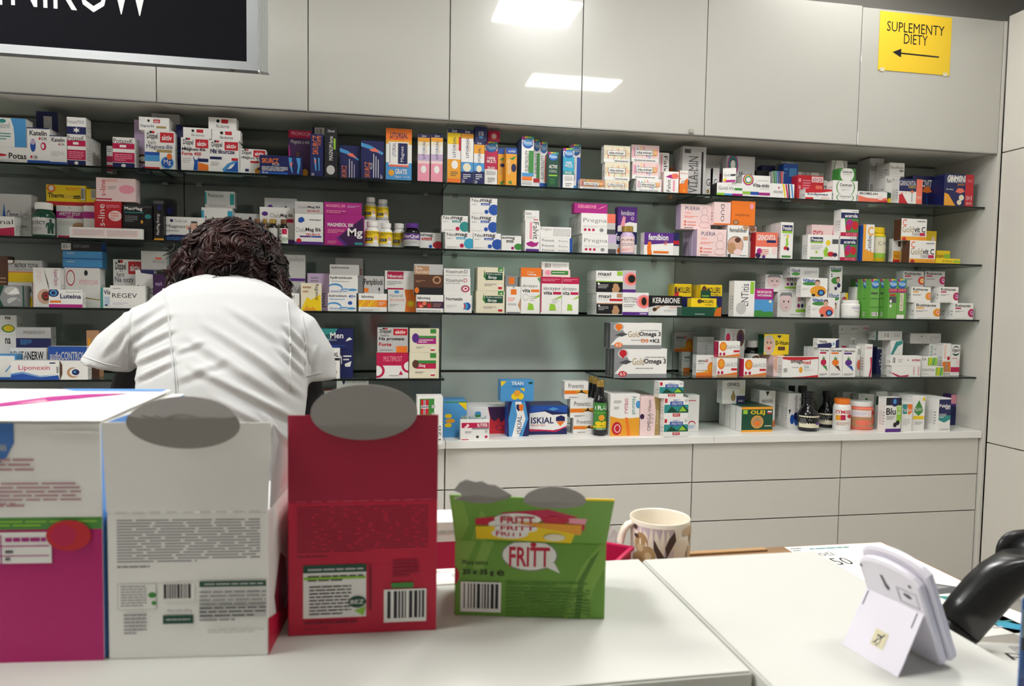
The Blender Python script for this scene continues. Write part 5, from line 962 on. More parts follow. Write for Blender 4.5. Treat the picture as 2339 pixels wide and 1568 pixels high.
ell=lambda rx,rz,n=40:[(rx*math.cos(2*math.pi*i/n),rz*math.sin(2*math.pi*i/n)) for i in range(n)]
PAL.update(g1='#d9d8d4',cw='#f1f0ec',b1='#3f74bd',b2='#5f97dc',mg2='#bb1470',g2='#4d8f3e',rd3='#c4143c',rd4='#a30d36',rdd='#7d0c2c',fg='#6fa03a',fg2='#86b24b',fg3='#54822c')
S2=set()
def art_print(nm,art,mp,parent,seed=1):
    it=[z.strip() for z in art.split(';') if z.strip()]
    text_make(art_strings(it)-set(TEXT)) ; return print_mesh(nm,it,mp,parent,seed=seed,rough=.5)
def front(x0,x1,z0,z1,y): return lambda u,v,k:(x0+(x1-x0)*u,y-.00010*(k+1),z0+(z1-z0)*v)
def corner(cw,lc,rz):
    return (cw[0]-(lc[0]*math.cos(rz)-lc[1]*math.sin(rz)),cw[1]-(lc[0]*math.sin(rz)+lc[1]*math.cos(rz)),1.2)
# box 1: white and magenta, cut by the left frame edge
t=tag(empty('display_box',corner((-3.3375,-2.5295),(.1035,-.105),-.092),-.092),'white and magenta sweets display box with open lid, left frame edge','box','sweets display boxes on the counter')
bm=bmesh.new(); bbox(bm,(-.11,-.105,0),(.1035,.1,.215),.0008)
for f in bm.faces:
    if f.normal.x>.8: f.material_index=1
frombm('carton',bm,[mat('cw',.5),mat('b2',.5)],t)
art_print('front_print','r 0 0 100 57 mg2;r 0 56 100 61 g2;l 52 57 98 60 2 lgn;p b1 40 100 66 100 66 92 63 86 56 80 52 84 48 76 40 72;r 50 98 60 100 lb;T46 88.5 63 91.5 lg GARDLO I KRTAN;l 40 65 70 67 1 rose;l 40 66 92 76 6 rose;l 40 78 74 86 4 rose;r 40 42 80 55 cw;r 40 49 79 49.5 mag;r 40 45 79 45.4 mag;r 60 42 60.5 54 mag;l 44 50 58 54 1 mag;l 62 50 78 54 1 mag;l 62 42.5 66 48.5 2 dg;e 78 47 96 60 rd;e 80 49 90 58 cr;l 40 34 58 38 2 pk',front(-.11,.1035,0,.215,-.105),t)
lid=fromdata('lid',[(-.11,-.108,.2165),(.105,-.108,.2165),(.088,.1,.2185),(-.11,.1,.2185),(-.11,-.108,.2178),(.105,-.108,.2178),(.088,.1,.2198),(-.11,.1,.2198)],[(3,2,1,0),(4,5,6,7),(0,1,5,4),(1,2,6,5),(2,3,7,6),(3,0,4,7)],mat('cw',.5),t)
art_print('lid_print','p mag 32 40 42 36 58 56 78 76 84 84 62 80 48 70;p pk 44 46 56 52 50 60;p b2 50 92 98 92 98 100 40 100;p b2 0 0 12 0 10 6 0 8',lambda u,v,k:(-.11+(.215-.018*v)*u,-.108+.208*v,.2180+.002*v+.0001*(k+1)),t)
fromdata('lid_tab',[(.06,-.1065,.206),(.10,-.1065,.206),(.10,-.1065,.2085),(.06,-.1065,.2085)],[(0,1,2,3)],mat('cw',.5),t)
# box 2: plain white back with grey oval
t=tag(empty('display_box',corner((-3.194,-2.542),(.0705,-.055),-.092),-.092),'white sweets display box with printed lower panel and grey cardboard oval','box','sweets display boxes on the counter')
bm=bmesh.new(); bbox(bm,(-.070,-.055,0),(.070,.06,.134),.0008); frombm('carton',bm,mat('cw',.5),t)
V=[(-.070,-.0552,.1345),(.070,-.0552,.1345),(.074,-.060,.2165),(-.071,-.060,.2165)]
V=V+[(x,y+.0014,z) for x,y,z in V]; Q=[(0,1,2,3),(7,6,5,4),(0,4,5,1),(1,5,6,2),(2,6,7,3),(3,7,4,0)]
fromdata('header_panel',V,Q,mat('cw',.5),t)
V=[(.0705,-.052,.136),(.0705,.03,.136),(.078,.02,.175),(.0745,-.056,.214)]; V=V+[(x+.0012,y,z) for x,y,z in V]
fromdata('side_flap',V,Q,mat('lg',.6),t)
art_print('back_print','l 6 66 95 96 15 mg;l 6 62 26 65 1 mg;r 6 34 30 52 lg;r 6.4 34.4 29.6 51.6 cw;l 8 36 24 51 8 mg;e 25 42 30 46 gn;e 27 37 30 40 gn;b 33 40 54 52;t 37 32 52 34 dg Masa netto 250 g;r 34 24 53 30 dgn;l 36 26 51 28 1 lg;l 10 17 24 32 6 mg;r 57 49 99 53 dgn;l 60 50 97 52 1 lg;l 57 25 99 47 8 mg;r 57 28 99 36 lg;l 57 28 99 36 3 dg;l 62 17 98 20 2 lg',front(-.070,.070,0,.134,-.055),t)
for i in range(9):
    a=-.062+.0145*i; box('perforation',(a,-.0556,.1338),(a+.009,-.0548,.1352),mat('g1',.6),t)
art_print('side_print','p rdd 20 34 40 60 60 50 70 20 50 10 30 12;p rd3 0 0 100 0 100 30 60 12 0 26',lambda u,v,k:(.0702+.0001*k,-.055+.115*u,.134*v),t)
plate('grey_oval',ell(.0475,.0236),-.0005+.004,.2175,-.0775,t,cb,fold=.0105,back=.010,cut=.25)
# box 3: crimson
t=tag(empty('display_box',corner((-3.1813,-2.5063),(-.0715,-.055),-.048),-.048),'crimson sweets display box with barcode and grey cardboard oval','box','sweets display boxes on the counter')
bm=bmesh.new(); bbox(bm,(-.0715,-.055,0),(.0715,.05,.132),.0008); frombm('carton',bm,mat('rd3',.45),t)
V=[(-.0715,-.0552,.1325),(.0715,-.0552,.1325),(.0715,-.056,.2165),(-.0715,-.056,.2165)]; V=V+[(x,y+.0014,z) for x,y,z in V]
fromdata('header_panel',V,Q,mat('rd4',.45),t)
art_print('back_print','l 6 62 94 97 19 rdd;l 6 58 26 61 1 rdd;r 10 13 52 52 cw;r 10 47 52 53 dgn;l 13 48 50 51 1 lg;r 10.5 42 51.5 44 lgn;l 13 40 50 46 2 dg;l 14 15 42 38 9 dg;e 40 20 52 29 dgn;t 41.5 23 50.5 26 wh BEZ;p lgn 44 18 52 21 50 14;r 54 18 55.5 52 rdd;l 70 42 88 56 5 rdd;r 69 34 84 38 gn;b 64 8 93 33;l 11 8 46 12 1 rdd;t 11 4 27 7 rdd Masa netto 250 g',front(-.0715,.0715,0,.132,-.055),t)
for i in range(9):
    a=-.064+.0148*i; box('perforation',(a,-.0556,.1318),(a+.0095,-.0546,.1328),mat('#d0486a',.6),t)
plate('grey_oval',ell(.0505,.0268),.0005,.2195,-.0605,t,cb,fold=.004,back=.003,cut=-.5)
# box 4: green
t=tag(empty('display_box',corner((-2.9405,-2.498),(0,-.05),-.21),-.21),'green chewy sweets display box with folded-out header','box','sweets display boxes on the counter')
bm=bmesh.new(); bbox(bm,(-.0782,-.05,0),(.0782,.04,.0795),.0008); frombm('carton',bm,mat('fg',.45),t)
HB=(-.0502,.0798); HTp=(-.088,.1375)
V=[(-.0782,HB[0],HB[1]),(.0782,HB[0],HB[1]),(.0812,HTp[0],HTp[1]-.002),(-.0805,HTp[0],HTp[1])]; V=V+[(x,y+.0014,z+.0004) for x,y,z in V]
fromdata('header_panel',V,Q,mat('fg',.45),t)
box('header_edge',(.042,HTp[0]-.0006,HTp[1]-.0022),(.0812,HTp[0]+.0012,HTp[1]-.0004),mat('ye',.5),t)
art_print('front_print','p fg2 0 100 14 100 4 50 0 40;p fg2 18 100 26 100 18 60 12 64;p fg2 100 100 96 100 84 70 76 30 72 0 88 0 92 40 100 70;p fg3 90 80 96 92 86 50 84 0 80 0 82 50;e 31 62 68 104 mg;e 31.6 63.4 67.4 103 cw;p cw 58 70 70 60 66 74;T36 68 63 94 rd3 FRITT;e 50 94 54 101 rd3;t 5 69 22 75 bk Masa netto;T5 54 26 63 bk 20 x 35 g;t 28 55 33 62 bk e;b 4 6 31 46;l 34 42 88 49 2 fg3;l 34 0 90 41 9 fg3;e -4 42 3 66 rd3',front(-.0782,.0782,0,.0795,-.05),t)
def hm(u,v,k):
    z=HB[1]+(HTp[1]-HB[1])*v; y=HB[0]+(HTp[0]-HB[0])*v
    return (-.0782+.158*u,y-.0001*(k+1),z-.00008*(k+1))
art_print('header_print','p fg2 0 100 6 100 10 40 4 0 0 0;p fg2 10 0 20 0 24 40 18 70;p rd3 14 52 34 60 60 66 84 52 84 30 50 36 14 38;p pk 72 62 86 66 84 44 74 46;p cr 30 66 60 76 80 60 60 50 40 54;e 26 40 56 66 cw;e 56 44 74 62 rd3;e 22 30 48 52 cw;p am 60 20 82 22 82 44 40 48;p ye 14 8 14 36 50 40 78 24 76 2 44 6;e 24 10 48 34 cw;T27 16 45 28 rd3 FRITT;e 26 24 54 44 cw;T30 30 52 40 rd3 FRITT;T30 46 52 60 rd3 FRITT;e 58 8 72 24 cream',hm,t)
lf=[(-.029,.002),(-.0235,.0095),(-.017,.0125),(-.008,.0105),(-.002,.0115),(.004,.0085),(.011,.008),(.028,-.0015),(.022,-.006),(.015,-.008),(.008,-.0115),(-.004,-.0125),(-.014,-.0115),(-.0285,-.007),(-.021,-.0035),(-.022,-.0005)]
plate('grey_leaf',lf,-.0465,.1425,-.098,t,cb,fold=.014,back=.002,th=.003,cut=-.3)
plate('grey_oval',[(x*(1-.12*(z/.0125)),z) for x,z in ell(.030,.0118)],.0225,.1385,-.098,t,cb,fold=.014,back=.002,th=.003,cut=-.3)
# ---------------------------------------------------------------- things on the desk
t=tag(empty('mug',(-2.6555,-2.15,1.1005)),'cream porcelain mug with brown flower print beside the counter joint','mug')
R=.0475;H=.092
v,f=lathe([(R*.82,0),(R*.9,.003),(R*.94,.012),(R*.985,H*.6),(R,H-.001),(R*.985,H),(R*.945,H-.002),(R*.92,H*.5),(R*.86,.008),(.0001,.007)],48)
fromdata('bowl',v,f,mat('#f0e6d4',.22,0,.5,.3),t,smooth=True)
pts=[(-R*.97,0,H*.9)]+[(-R-.0175*math.sin(a)*1.0,0,H*.52+H*.38*math.cos(a)) for a in [i*math.pi/9 for i in range(1,9)]]+[(-R*.95,0,H*.16)]
vv,ff=tube(pts,.0055,10); fromdata('handle',[(x,y*1.5,z) for x,y,z in vv],ff,mat('#f0e6d4',.22,0,.5,.3),t,smooth=True)
PAL.update(lf='#4c3b34',bg='#b79a6c',bg2='#d6bd94',lv='#d7c8cf')
def mugp(u,v,k):
    a=math.radians(-200+176*u); r=R*(.945+.05*v)+.0003+.0001*k; return (r*math.cos(a),r*math.sin(a),.008+(H-.012)*v)
its='r 4 0 66 96 lv;e 20 40 38 84 bg;e 30 24 46 60 bg;e 16 18 34 44 bg;e 24 46 32 62 bg2;e 34 34 42 48 bg2;p lf 44 76 48 62 56 40 56 30 48 40 44 56;p lf 66 92 68 74 62 54 58 40 56 60 60 78;p lf 56 34 66 36 72 24 74 4 66 14 58 22;p lf 40 24 46 30 52 14 54 2 46 6;p lf 28 14 34 8 40 0 30 0;e 18 88 24 98 lf;e 20 72 26 80 lf;p lf 55 40 58 46 58 36 57 20 55 30;e 76 80 100 98 bg2;e 84 26 96 56 bg2;e 90 60 104 90 bg2;e 48 14 60 30 bg2'.split(';')
print_mesh('printed_flowers',its,mugp,t,sub=16)
# crimson tray with clear bags
t=tag(empty('plastic_tray',(-2.785,-2.195,1.1005),math.radians(-38)),'crimson open plastic tray behind the green display box','tray')
bm=bmesh.new(); w,d,h=.045,.062,.052
for q in (((-w,-d,0),(w,d,.003)),((-w,-d,.003),(-w+.003,d,h)),((w-.003,-d,.003),(w,d,h)),((-w+.003,-d,.003),(w-.003,-d+.003,h)),((-w+.003,d-.003,.003),(w-.003,d,h))): bbox(bm,*q)
frombm('tray_shell',bm,mat('#b8104a',.3),t)['kind']='stuff'
bm=bmesh.new(); bbox(bm,(-w-.004,-d-.004,h-.004),(w+.004,-d,h+.001)); bbox(bm,(-w-.004,d,h-.004),(w+.004,d+.004,h+.001)); bbox(bm,(-w-.004,-d,h-.004),(-w,d,h+.001)); bbox(bm,(w,-d,h-.004),(w+.004,d,h+.001))
frombm('rim',bm,mat('#c71a56',.3),t)['kind']='stuff'
bagm=glassmat('clear_bag','#f4f0f2',.08,1.5,.12)
def crumple(nm,loc,r,seed,lb):
    rnd=random.Random(seed); bm=bmesh.new(); bmesh.ops.create_icosphere(bm,subdivisions=3,radius=1)
    for v in bm.verts:
        k=1+rnd.uniform(-.28,.22); v.co=Vector((v.co.x*r[0]*k,v.co.y*r[1]*k,max(-.98,v.co.z*k)*r[2]))
    o=frombm(nm,bm,bagm,None,loc); tag(o,lb,'plastic bag','crumpled bags'); return o
crumple('plastic_bag',(-2.782,-2.195,1.1265),(.028,.036,.021),3,'crumpled clear plastic bag inside the crimson tray')
crumple('plastic_bag',(-2.722,-2.085,1.131),(.018,.018,.030),5,'small crumpled clear bag between tray and mug')
# carton behind, and small print sheet
t=box('medicine_box',(-.06,-.03,0),(.06,.03,.118),mat('wh',.5),None,.0008,loc=(-3.03,-2.19,1.1005))
tag(t,'white carton with crimson bands seen between red and green display boxes','box')
art_print('front_print','r 0 38 100 76 cr;r 0 8 100 34 cr;r 0 34 100 38 wh;r 82 8 86 34 wh;l 60 84 96 92 1 lg',front(-.06,.06,0,.118,-.03),t)
def sheet(nm,x0,y0,x1,y1,z,lb,art,rz=0.,m='#f3f1ea'):
    cx,cy=(x0+x1)/2,(y0+y1)/2; w,d=(x1-x0)/2,(y1-y0)/2
    o=box(nm,(-w,-d,0),(w,d,.0008),mat(m,.6),None,loc=(cx,cy,z)); o.rotation_euler=(0,0,rz); tag(o,lb,'paper','papers on counter and desk')
    if art: art_print('print',art,lambda u,v,k:(-w+2*w*u,-d+2*d*v,.0009+.0001*k),o)
    return o
sheet('price_list',-3.035,-2.40,-2.985,-2.352,1.2003,'small printed sheet on the counter between red and green boxes','l 10 70 96 90 2 mg;t 50 40 96 60 mg 5 zl')
sheet('paper_sheet',-2.385,-2.33,-2.192,-2.066,1.1004,'large white sheet with handwriting on the far desk corner','t 8 78 34 88 ink zgoti;t 12 64 38 76 ink 250;l 20 92 60 96 1 tl;l 2 90 14 98 2 mg;p dg 54 38 98 16 60 14;p mg 64 30 80 22 62 20;p tl 56 12 70 9 58 5;l 80 92 96 98 1 lg')
sheet('leaflet',-2.40,-2.425,-2.235,-2.335,1.1004,'white leaflet with large printed word and teal line','t 14 52 98 78 dg omeprazole;r 10 34 98 38 tl;l 20 8 80 26 2 lg',.06)
sheet('receipt',-2.375,-2.55,-2.275,-2.44,1.1004,'white slip with small upside-down print near the scanner','t 60 74 40 58 ink d;l 56 66 96 92 6 mg;p ink 20 30 50 20 60 26 50 24 24 34;e 66 0 100 22 tan',-.25)
sheet('leaflet',-2.27,-2.46,-2.195,-2.35,1.1004,'blue and white leaflet at the right desk edge','p cy 0 60 60 20 60 40 20 80;l 10 10 80 30 2 lg',.2)
o=box('cardboard_strip',(-.075,-.006,0),(.075,.006,.0035),mat('#b08a5e',.7),None,.0006,loc=(-2.50,-2.075,1.1004)); o.rotation_euler=(0,0,.02); tag(o,'torn brown cardboard strip along the far desk edge','cardboard')
# ---------------------------------------------------------------- white clock seen from behind
A=Vector((-2.652,-2.603,1.2003)); B=Vector((-2.641,-2.666,1.2003)); e1=(B-A).normalized(); wdt=.066
nn=Vector((-e1.y,e1.x,0)); 
if nn.x<0: nn=-nn
t=tag(empty('desk_clock',tuple(A)),'small white plastic clock leaning on its stand, seen from behind','clock')
wp=mat('#e4e0ea',.4); slot=mat('#5d5a60',.7)
foot=.052; lean=Vector((-.043,0,.097)); ll=lean.length
def L(s,q,h): # s along width, q along the lean, h outward (to the front)
    ln=(nn*(-.043)+Vector((0,0,.097))).normalized(); fn=(nn*.097+Vector((0,0,.043))).normalized()
    return e1*s+nn*foot+ln*q+fn*h
def shell(nm,s0,s1,q1,arch,h0,h1,rad,m):
    out=[]
    for i in range(7): a=math.pi+math.pi/2*i/6; out.append((s0+rad+rad*math.cos(a),rad+rad*math.sin(a)))
    for i in range(7): a=1.5*math.pi+math.pi/2*i/6; out.append((s1-rad+rad*math.cos(a),rad+rad*math.sin(a)))
    for i in range(13):
        q=i/12; out.append((s1-(s1-s0)*q,q1+arch*math.sin(math.pi*q)-(.006*(abs(2*q-1)**6))))
    n=len(out); c=(sum(p[0] for p in out)/n,sum(p[1] for p in out)/n); V=[];F=[]
    b=.0022
    for h,k in ((h0,1-.05),(h0+b,1.),(h1-b,1.),(h1,1-.05)):
        for s,q in out: V.append(L(c[0]+(s-c[0])*k,max(.0,c[1]+(q-c[1])*k),h))
    for j in range(3):
        for i in range(n): l=(i+1)%n; F.append((j*n+i,j*n+l,(j+1)*n+l,(j+1)*n+i))
    F.append(tuple(range(n))[::-1]); F.append(tuple(range(3*n,4*n)))
    return fromdata(nm,V,F,m,t)
shell('back_shell',-.001,wdt+.001,.094,.006,.0,.009,.008,wp)
shell('front_shell',-.004,wdt+.004,.100,.007,.0095,.0185,.009,wp)
hq=.058
def pq(pts,h): return [L(s,q,h) for s,q in pts]
h0=L(0,hq,-.0005); h1=L(wdt*.97,hq,-.0005); f0=Vector((0,0,0)); f1=e1*(wdt*.97)
V=[f0,f1,h1,h0]; V=V+[p+nn*.0016 for p in V]; fromdata('stand',V,[(3,2,1,0),(4,5,6,7),(0,1,5,4),(1,2,6,5),(2,3,7,6),(3,0,4,7)],wp,t)
def onst(u,v): return f0.lerp(f1,u).lerp(h0.lerp(h1,u),v)
nst=(h0-f0).cross(f1-f0).normalized()
if nst.x>0: nst=-nst
for u in (.045,.90): fromdata('stand_slit',[onst(*p)+nst*.0003 for p in ((u,.74),(u+.018,.74),(u+.018,.98),(u,.98))],[(0,1,2,3)],slot,t)
fromdata('sticker',[onst(*p)+nst*.0004 for p in ((.42,.24),(.64,.24),(.64,.50),(.42,.50))],[(0,1,2,3)],mat('#d8d0b0',.6),t)
st_=[o for o in t.children if o.name.startswith('sticker')][0]
print_mesh('bin_symbol',['p dg 34 20 62 20 66 66 30 66','p cream 38 24 58 24 61 62 35 62','r 26 66 70 72 dg','p dg 16 16 22 12 82 84 76 88','r 40 8 58 13 dg'],lambda u,v,k:onst(.42+.22*u,.24+.26*v)+nst*(.0005+.0001*k),st_)
fromdata('keyhole',pq([(.024,.084),(.027,.084),(.029,.076),(.032,.072),(.029,.068),(.026,.072),(.0255,.077)],-.0003),[tuple(range(7))],slot,t)
fr_=[(.040,.078),(.062,.078),(.062,.0615),(.040,.0615)]; fi=[(.042,.0765),(.0605,.0765),(.0605,.063),(.042,.063)]
fromdata('battery_door',pq(fr_+fi,-.0003),[(0,1,5,4),(1,2,6,5),(2,3,7,6),(3,0,4,7)],mat('#b9b5bf',.5),t)
fromdata('door_latch',pq([(.047,.074),(.053,.074),(.056,.071),(.052,.069),(.047,.071)],-.0003),[(0,1,2,3,4)],slot,t)
for s,q in ((.057,.0845),(.003,.086)): fromdata('screw_hole',pq([(s+.0017*math.cos(a),q+.0017*math.sin(a)) for a in [i*math.pi/5 for i in range(10)]],-.0003),[tuple(range(10))],slot,t)
# ---------------------------------------------------------------- barcode scanner
t=tag(empty('barcode_scanner',(-2.39,-2.45,1.1005)),'black handheld barcode scanner standing at the right frame edge','scanner')
blk=mat('#17181a',.28,0,.5); blk2=mat('#0c0c0e',.35)
def loft(nm,rings,m,seg=24,smooth=True):
    V=[];F=[]
    for (c,ax,ay,sa,sb) in rings:
        a=Vector(ax).normalized(); b=Vector(ay).normalized()
        for i in range(seg):
            q=2*math.pi*i/seg; ca,sn=math.cos(q),math.sin(q)
            ca=math.copysign(abs(ca)**.75,ca); sn=math.copysign(abs(sn)**.75,sn)
            V.append(Vector(c)+a*(sa*ca)+b*(sb*sn))
    for j in range(len(rings)-1):
        for i in range(seg): l=(i+1)%seg; F.append((j*seg+i,j*seg+l,(j+1)*seg+l,(j+1)*seg+i))
    F.append(tuple(range(seg))[::-1]); F.append(tuple((len(rings)-1)*seg+i for i in range(seg)))
    return fromdata(nm,V,F,m,t,smooth=smooth)
Yx=(0,1,0)
loft('handle_base',[((-.012,0,.0),(.78,0,-.62),Yx,.024,.016),((-.004,0,.012),(.78,0,-.62),Yx,.0275,.017),((.010,0,.030),(.78,0,-.62),Yx,.029,.018)],blk2)
loft('handle',[((.0095,0,.0295),(.78,0,-.62),Yx,.0295,.0185),((.028,0,.050),(.78,0,-.62),Yx,.0305,.0195),((.050,0,.072),(.8,0,-.6),Yx,.031,.020),((.074,0,.092),(.86,0,-.5),Yx,.031,.021),((.094,0,.106),(.95,0,-.3),Yx,.030,.022),((.104,.0,.118),(1,0,0),Yx,.026,.022)],blk)
def lofty(nm,R_,m): return loft(nm,[(c,(1,0,0),(0,0,1),a,b_) for c,a,b_ in R_],m)
hx,hz=.043,-.029
lofty('head',[((.112+hx,-.038,.132+hz),.010,.006),((.112+hx,-.034,.132+hz),.022,.014),((.112+hx,-.022,.130+hz),.030,.022),((.112+hx,.005,.127+hz),.032,.026),((.111+hx,.03,.125+hz),.033,.028),((.110+hx,.042,.124+hz),.034,.029)],blk)
lofty('window_lip',[((.110+hx,.0425,.124+hz),.034,.030),((.109+hx,.048,.125+hz),.041,.035),((.109+hx,.052,.125+hz),.042,.036),((.109+hx,.054,.125+hz),.040,.034)],blk2)
loft('trigger',[((.128,.03,.098),(1,0,0),Yx,.008,.009),((.130,.034,.080),(1,0,0),Yx,.007,.008),((.124,.034,.066),(1,0,0),Yx,.004,.006)],blk2)
fromdata('badge',[(.147,-.0365,.108),(.154,-.0385,.1055),(.153,-.0375,.1105),(.150,-.037,.1095)],[(0,1,2,3)],mat('lg',.4),t)
# clear stand with blue card at the right edge
t=tag(empty('card_holder',(-2.566,-2.75,1.2003)),'clear acrylic holder with a blue card cut by the right frame edge','card holder')
box('acrylic_front',(-.038,-.0025,0),(.038,-.0005,.131),glassmat('acrylic','#e6eef2',.03,1.49),t,.0004)
c=box('card',(-.0375,0,.001),(.0375,.0008,.104),mat('#4f7cc4',.4),t)
print_mesh('card_print',['r 0 70 100 92 lg','r 0 60 100 70 dg','r 0 30 100 38 bl'],lambda u,v,k:(-.0375+.075*u,-.0001*(k+1),.001+.103*v),c)
box('base',(-.038,-.012,0),(.038,.02,.002),glassmat('acrylic_base','#e6eef2',.03,1.49),t)
# ---------------------------------------------------------------- the person, bending over, seen from behind
def capsule(a,b,ra,rb,seg=14):
    a=Vector(a);b=Vector(b); d=(b-a); L_=d.length; d.normalize()
    x=d.cross(Vector((0,0,1)));
    if x.length<1e-3: x=d.cross(Vector((0,1,0)))
    x.normalize(); y=d.cross(x); V=[];F=[]; R_=[]
    for i in range(1,5): q=math.pi/2*i/4-math.pi/2; R_.append((a+d*(ra*math.sin(q)),ra*math.cos(q)))
    for i in range(0,4): q=math.pi/2*i/4; R_.append((b+d*(rb*math.sin(q)),rb*math.cos(q)))
    V.append(a-d*ra)
    for c,r in R_:
        for k in range(seg): w=2*math.pi*k/seg; V.append(c+x*(r*math.cos(w))+y*(r*math.sin(w)))
    V.append(b+d*rb); n=len(R_)
    for k in range(seg): F.append((0,1+(k+1)%seg,1+k))
    for j in range(n-1):
        for k in range(seg): l=(k+1)%seg; F.append((1+j*seg+k,1+j*seg+l,1+(j+1)*seg+l,1+(j+1)*seg+k))
    e=len(V)-1
    for k in range(seg): F.append((e,1+(n-1)*seg+k,1+(n-1)*seg+(k+1)%seg))
    return V,F
def ellip(c,r,seg=20,rings=12,rot=None):
    V=[];F=[]; c=Vector(c)
    for j in range(rings+1):
        a=-math.pi/2+math.pi*j/rings
        for k in range(seg):
            w=2*math.pi*k/seg; p=Vector((r[0]*math.cos(a)*math.cos(w),r[1]*math.cos(a)*math.sin(w),r[2]*math.sin(a)))
            if rot: p=rot@p
            V.append(c+p)
    for j in range(rings):
        for k in range(seg): l=(k+1)%seg; F.append((j*seg+k,j*seg+l,(j+1)*seg+l,(j+1)*seg+k))
    return V,F
def rings_loft(R_,seg=40,pw=.85):
    V=[];F=[]
    for z,cx,cy,a,b,tl in R_:
        for k in range(seg):
            w=2*math.pi*k/seg; c,s=math.cos(w),math.sin(w); c=math.copysign(abs(c)**pw,c); s=math.copysign(abs(s)**pw,s)
            V.append(Vector((cx+a*c,cy+b*s,z+tl*s)))
    n=len(R_)
    for j in range(n-1):
        for k in range(seg): l=(k+1)%seg; F.append((j*seg+k,j*seg+l,(j+1)*seg+l,(j+1)*seg+k))
    F.append(tuple(range(seg))[::-1]); F.append(tuple((n-1)*seg+k for k in range(seg)))
    return V,F
def remesh(parts,vox,smooth_it=6):
    V,F=join(parts); me=bpy.data.meshes.new('tmp'); me.from_pydata([tuple(v) for v in V],[],F); me.update()
    bm=bmesh.new(); bm.from_mesh(me); bmesh.ops.recalc_face_normals(bm,faces=bm.faces); bm.to_mesh(me); bm.free()
    o=bpy.data.objects.new('tmp',me); COL.objects.link(o)
    m=o.modifiers.new('r','REMESH'); m.mode='VOXEL'; m.voxel_size=vox
    if smooth_it: s=o.modifiers.new('s','SMOOTH'); s.iterations=smooth_it; s.factor=.5
    dg=bpy.context.evaluated_depsgraph_get(); dg.update()
    r=bpy.data.meshes.new_from_object(o.evaluated_get(dg)); bpy.data.objects.remove(o); bpy.data.meshes.remove(me)
    return r
pe=tag(empty('person',(-3.43,-1.55,0)),'person in a white short-sleeved tunic over black sleeves bending forward, dark curly hair','person')
P0=Vector((-3.43,-1.55,0))
HC=Vector((-3.432,-1.435,1.60)); hr=Matrix.Rotation(math.radians(-38),3,'X')
def hp(x,y,z): return HC+hr@Vector((x,y,z))
bp=[]
# trunk, neck, head
for a,b,ra,rb in [((-3.43,-1.69,.95),(-3.42,-1.675,1.15),.115,.09),((-3.42,-1.675,1.15),(-3.42,-1.59,1.38),.09,.085),((-3.49,-1.585,1.37),(-3.35,-1.585,1.37),.08,.08),
   ((-3.42,-1.53,1.45),(-3.43,-1.45,1.56),.06,.055),((-3.43,-1.53,1.46),(-3.56,-1.55,1.465),.06,.058),((-3.43,-1.53,1.46),(-3.30,-1.55,1.46),.06,.056)]: bp.append(capsule(a,b,ra,rb))
bp.append(ellip(hp(0,0,0),(.073,.093,.098),rot=hr)); bp.append(ellip(hp(0,.045,-.06),(.052,.05,.055),rot=hr))
bp.append(capsule(hp(0,.088,.005),hp(0,.108,-.03),.009,.014)); bp.append(capsule(hp(-.02,.088,-.065),hp(.02,.088,-.065),.008,.008))
for s in (-1,1): bp.append(ellip(hp(s*.076,0,-.02),(.010,.02,.03),rot=hr))
# arms and hands
def hand(w,d,up,side):
    w=Vector(w); d=Vector(d).normalized(); s=d.cross(Vector(up)).normalized()*side; u=s.cross(d).normalized()
    if u.z<0: u=-u
    r=[capsule(w,w+d*.05-u*.004,.024,.026),capsule(w+d*.03+s*.016,w+d*.078+s*.024,.016,.013),capsule(w+d*.03-s*.016,w+d*.08-s*.022,.016,.013)]
    for i,(o_,l) in enumerate([(-.032,.058),(-.011,.068),(.0105,.064),(.031,.05)]):
        b=w+d*.082+s*o_; m_=b+d*(l*.55)-u*.010; e=m_+d*(l*.35)-u*.022
        r+=[capsule(b-d*.015,m_,.0084,.0076,10),capsule(m_,e,.0076,.0066,10)]
    tb=w+d*.022-s*.026; r+=[capsule(tb,tb+d*.030-s*.022-u*.006,.012,.0105,10),capsule(tb+d*.030-s*.022-u*.006,tb+d*.056-s*.024-u*.012,.0105,.0088,10)]
    return r
for sh,el,wr,side in (((-3.565,-1.555,1.465),(-3.662,-1.565,1.16),(-3.53,-1.335,1.12),1),((-3.295,-1.555,1.46),(-3.232,-1.555,1.15),(-3.33,-1.32,1.10),-1)):
    bp+= [capsule(sh,el,.052,.046),capsule(el,wr,.045,.029)]
    bp+= hand(wr,Vector(wr)-Vector(el)+Vector((0,.05,-.02)),(0,0,1),side)
# legs and feet
for s in (-1,1):
    x=-3.43+s*.09
    bp+= [capsule((x,-1.69,.95),(x,-1.635,.50),.095,.062),capsule((x,-1.635,.50),(x,-1.67,.10),.062,.042),capsule((x,-1.67,.065),(x+s*.015,-1.51,.035),.042,.034)]
me=remesh(bp,.0046,3)
SK,BK,TR,SHm=0,1,2,3
for p in me.polygons:
    c=p.center
    hd=(c-HC).length<.17 and c.z>1.50
    hnd=c.z<1.16 and c.y>-1.345 and c.z>.9 and abs(c.x+3.43)<.25
    p.material_index=SK if (hd or hnd) else (SHm if c.z<.085 else TR if c.z<1.02 and abs(c.x+3.43)<.2 else BK); p.use_smooth=True
me.transform(Matrix.Translation(-P0))
skin=mat('#c99a82',.5); link('body',me,[skin,mat('#101014',.75),mat('#e6e6e6',.7),mat('#d8d8d4',.5)],pe)
for s in (-1,1):
    v,f=ellip(hp(s*.03,.083,.005)-P0,(.011,.008,.008),12,8); fromdata('eye',v,f,mat('#3a2a24',.2),pe,smooth=True)
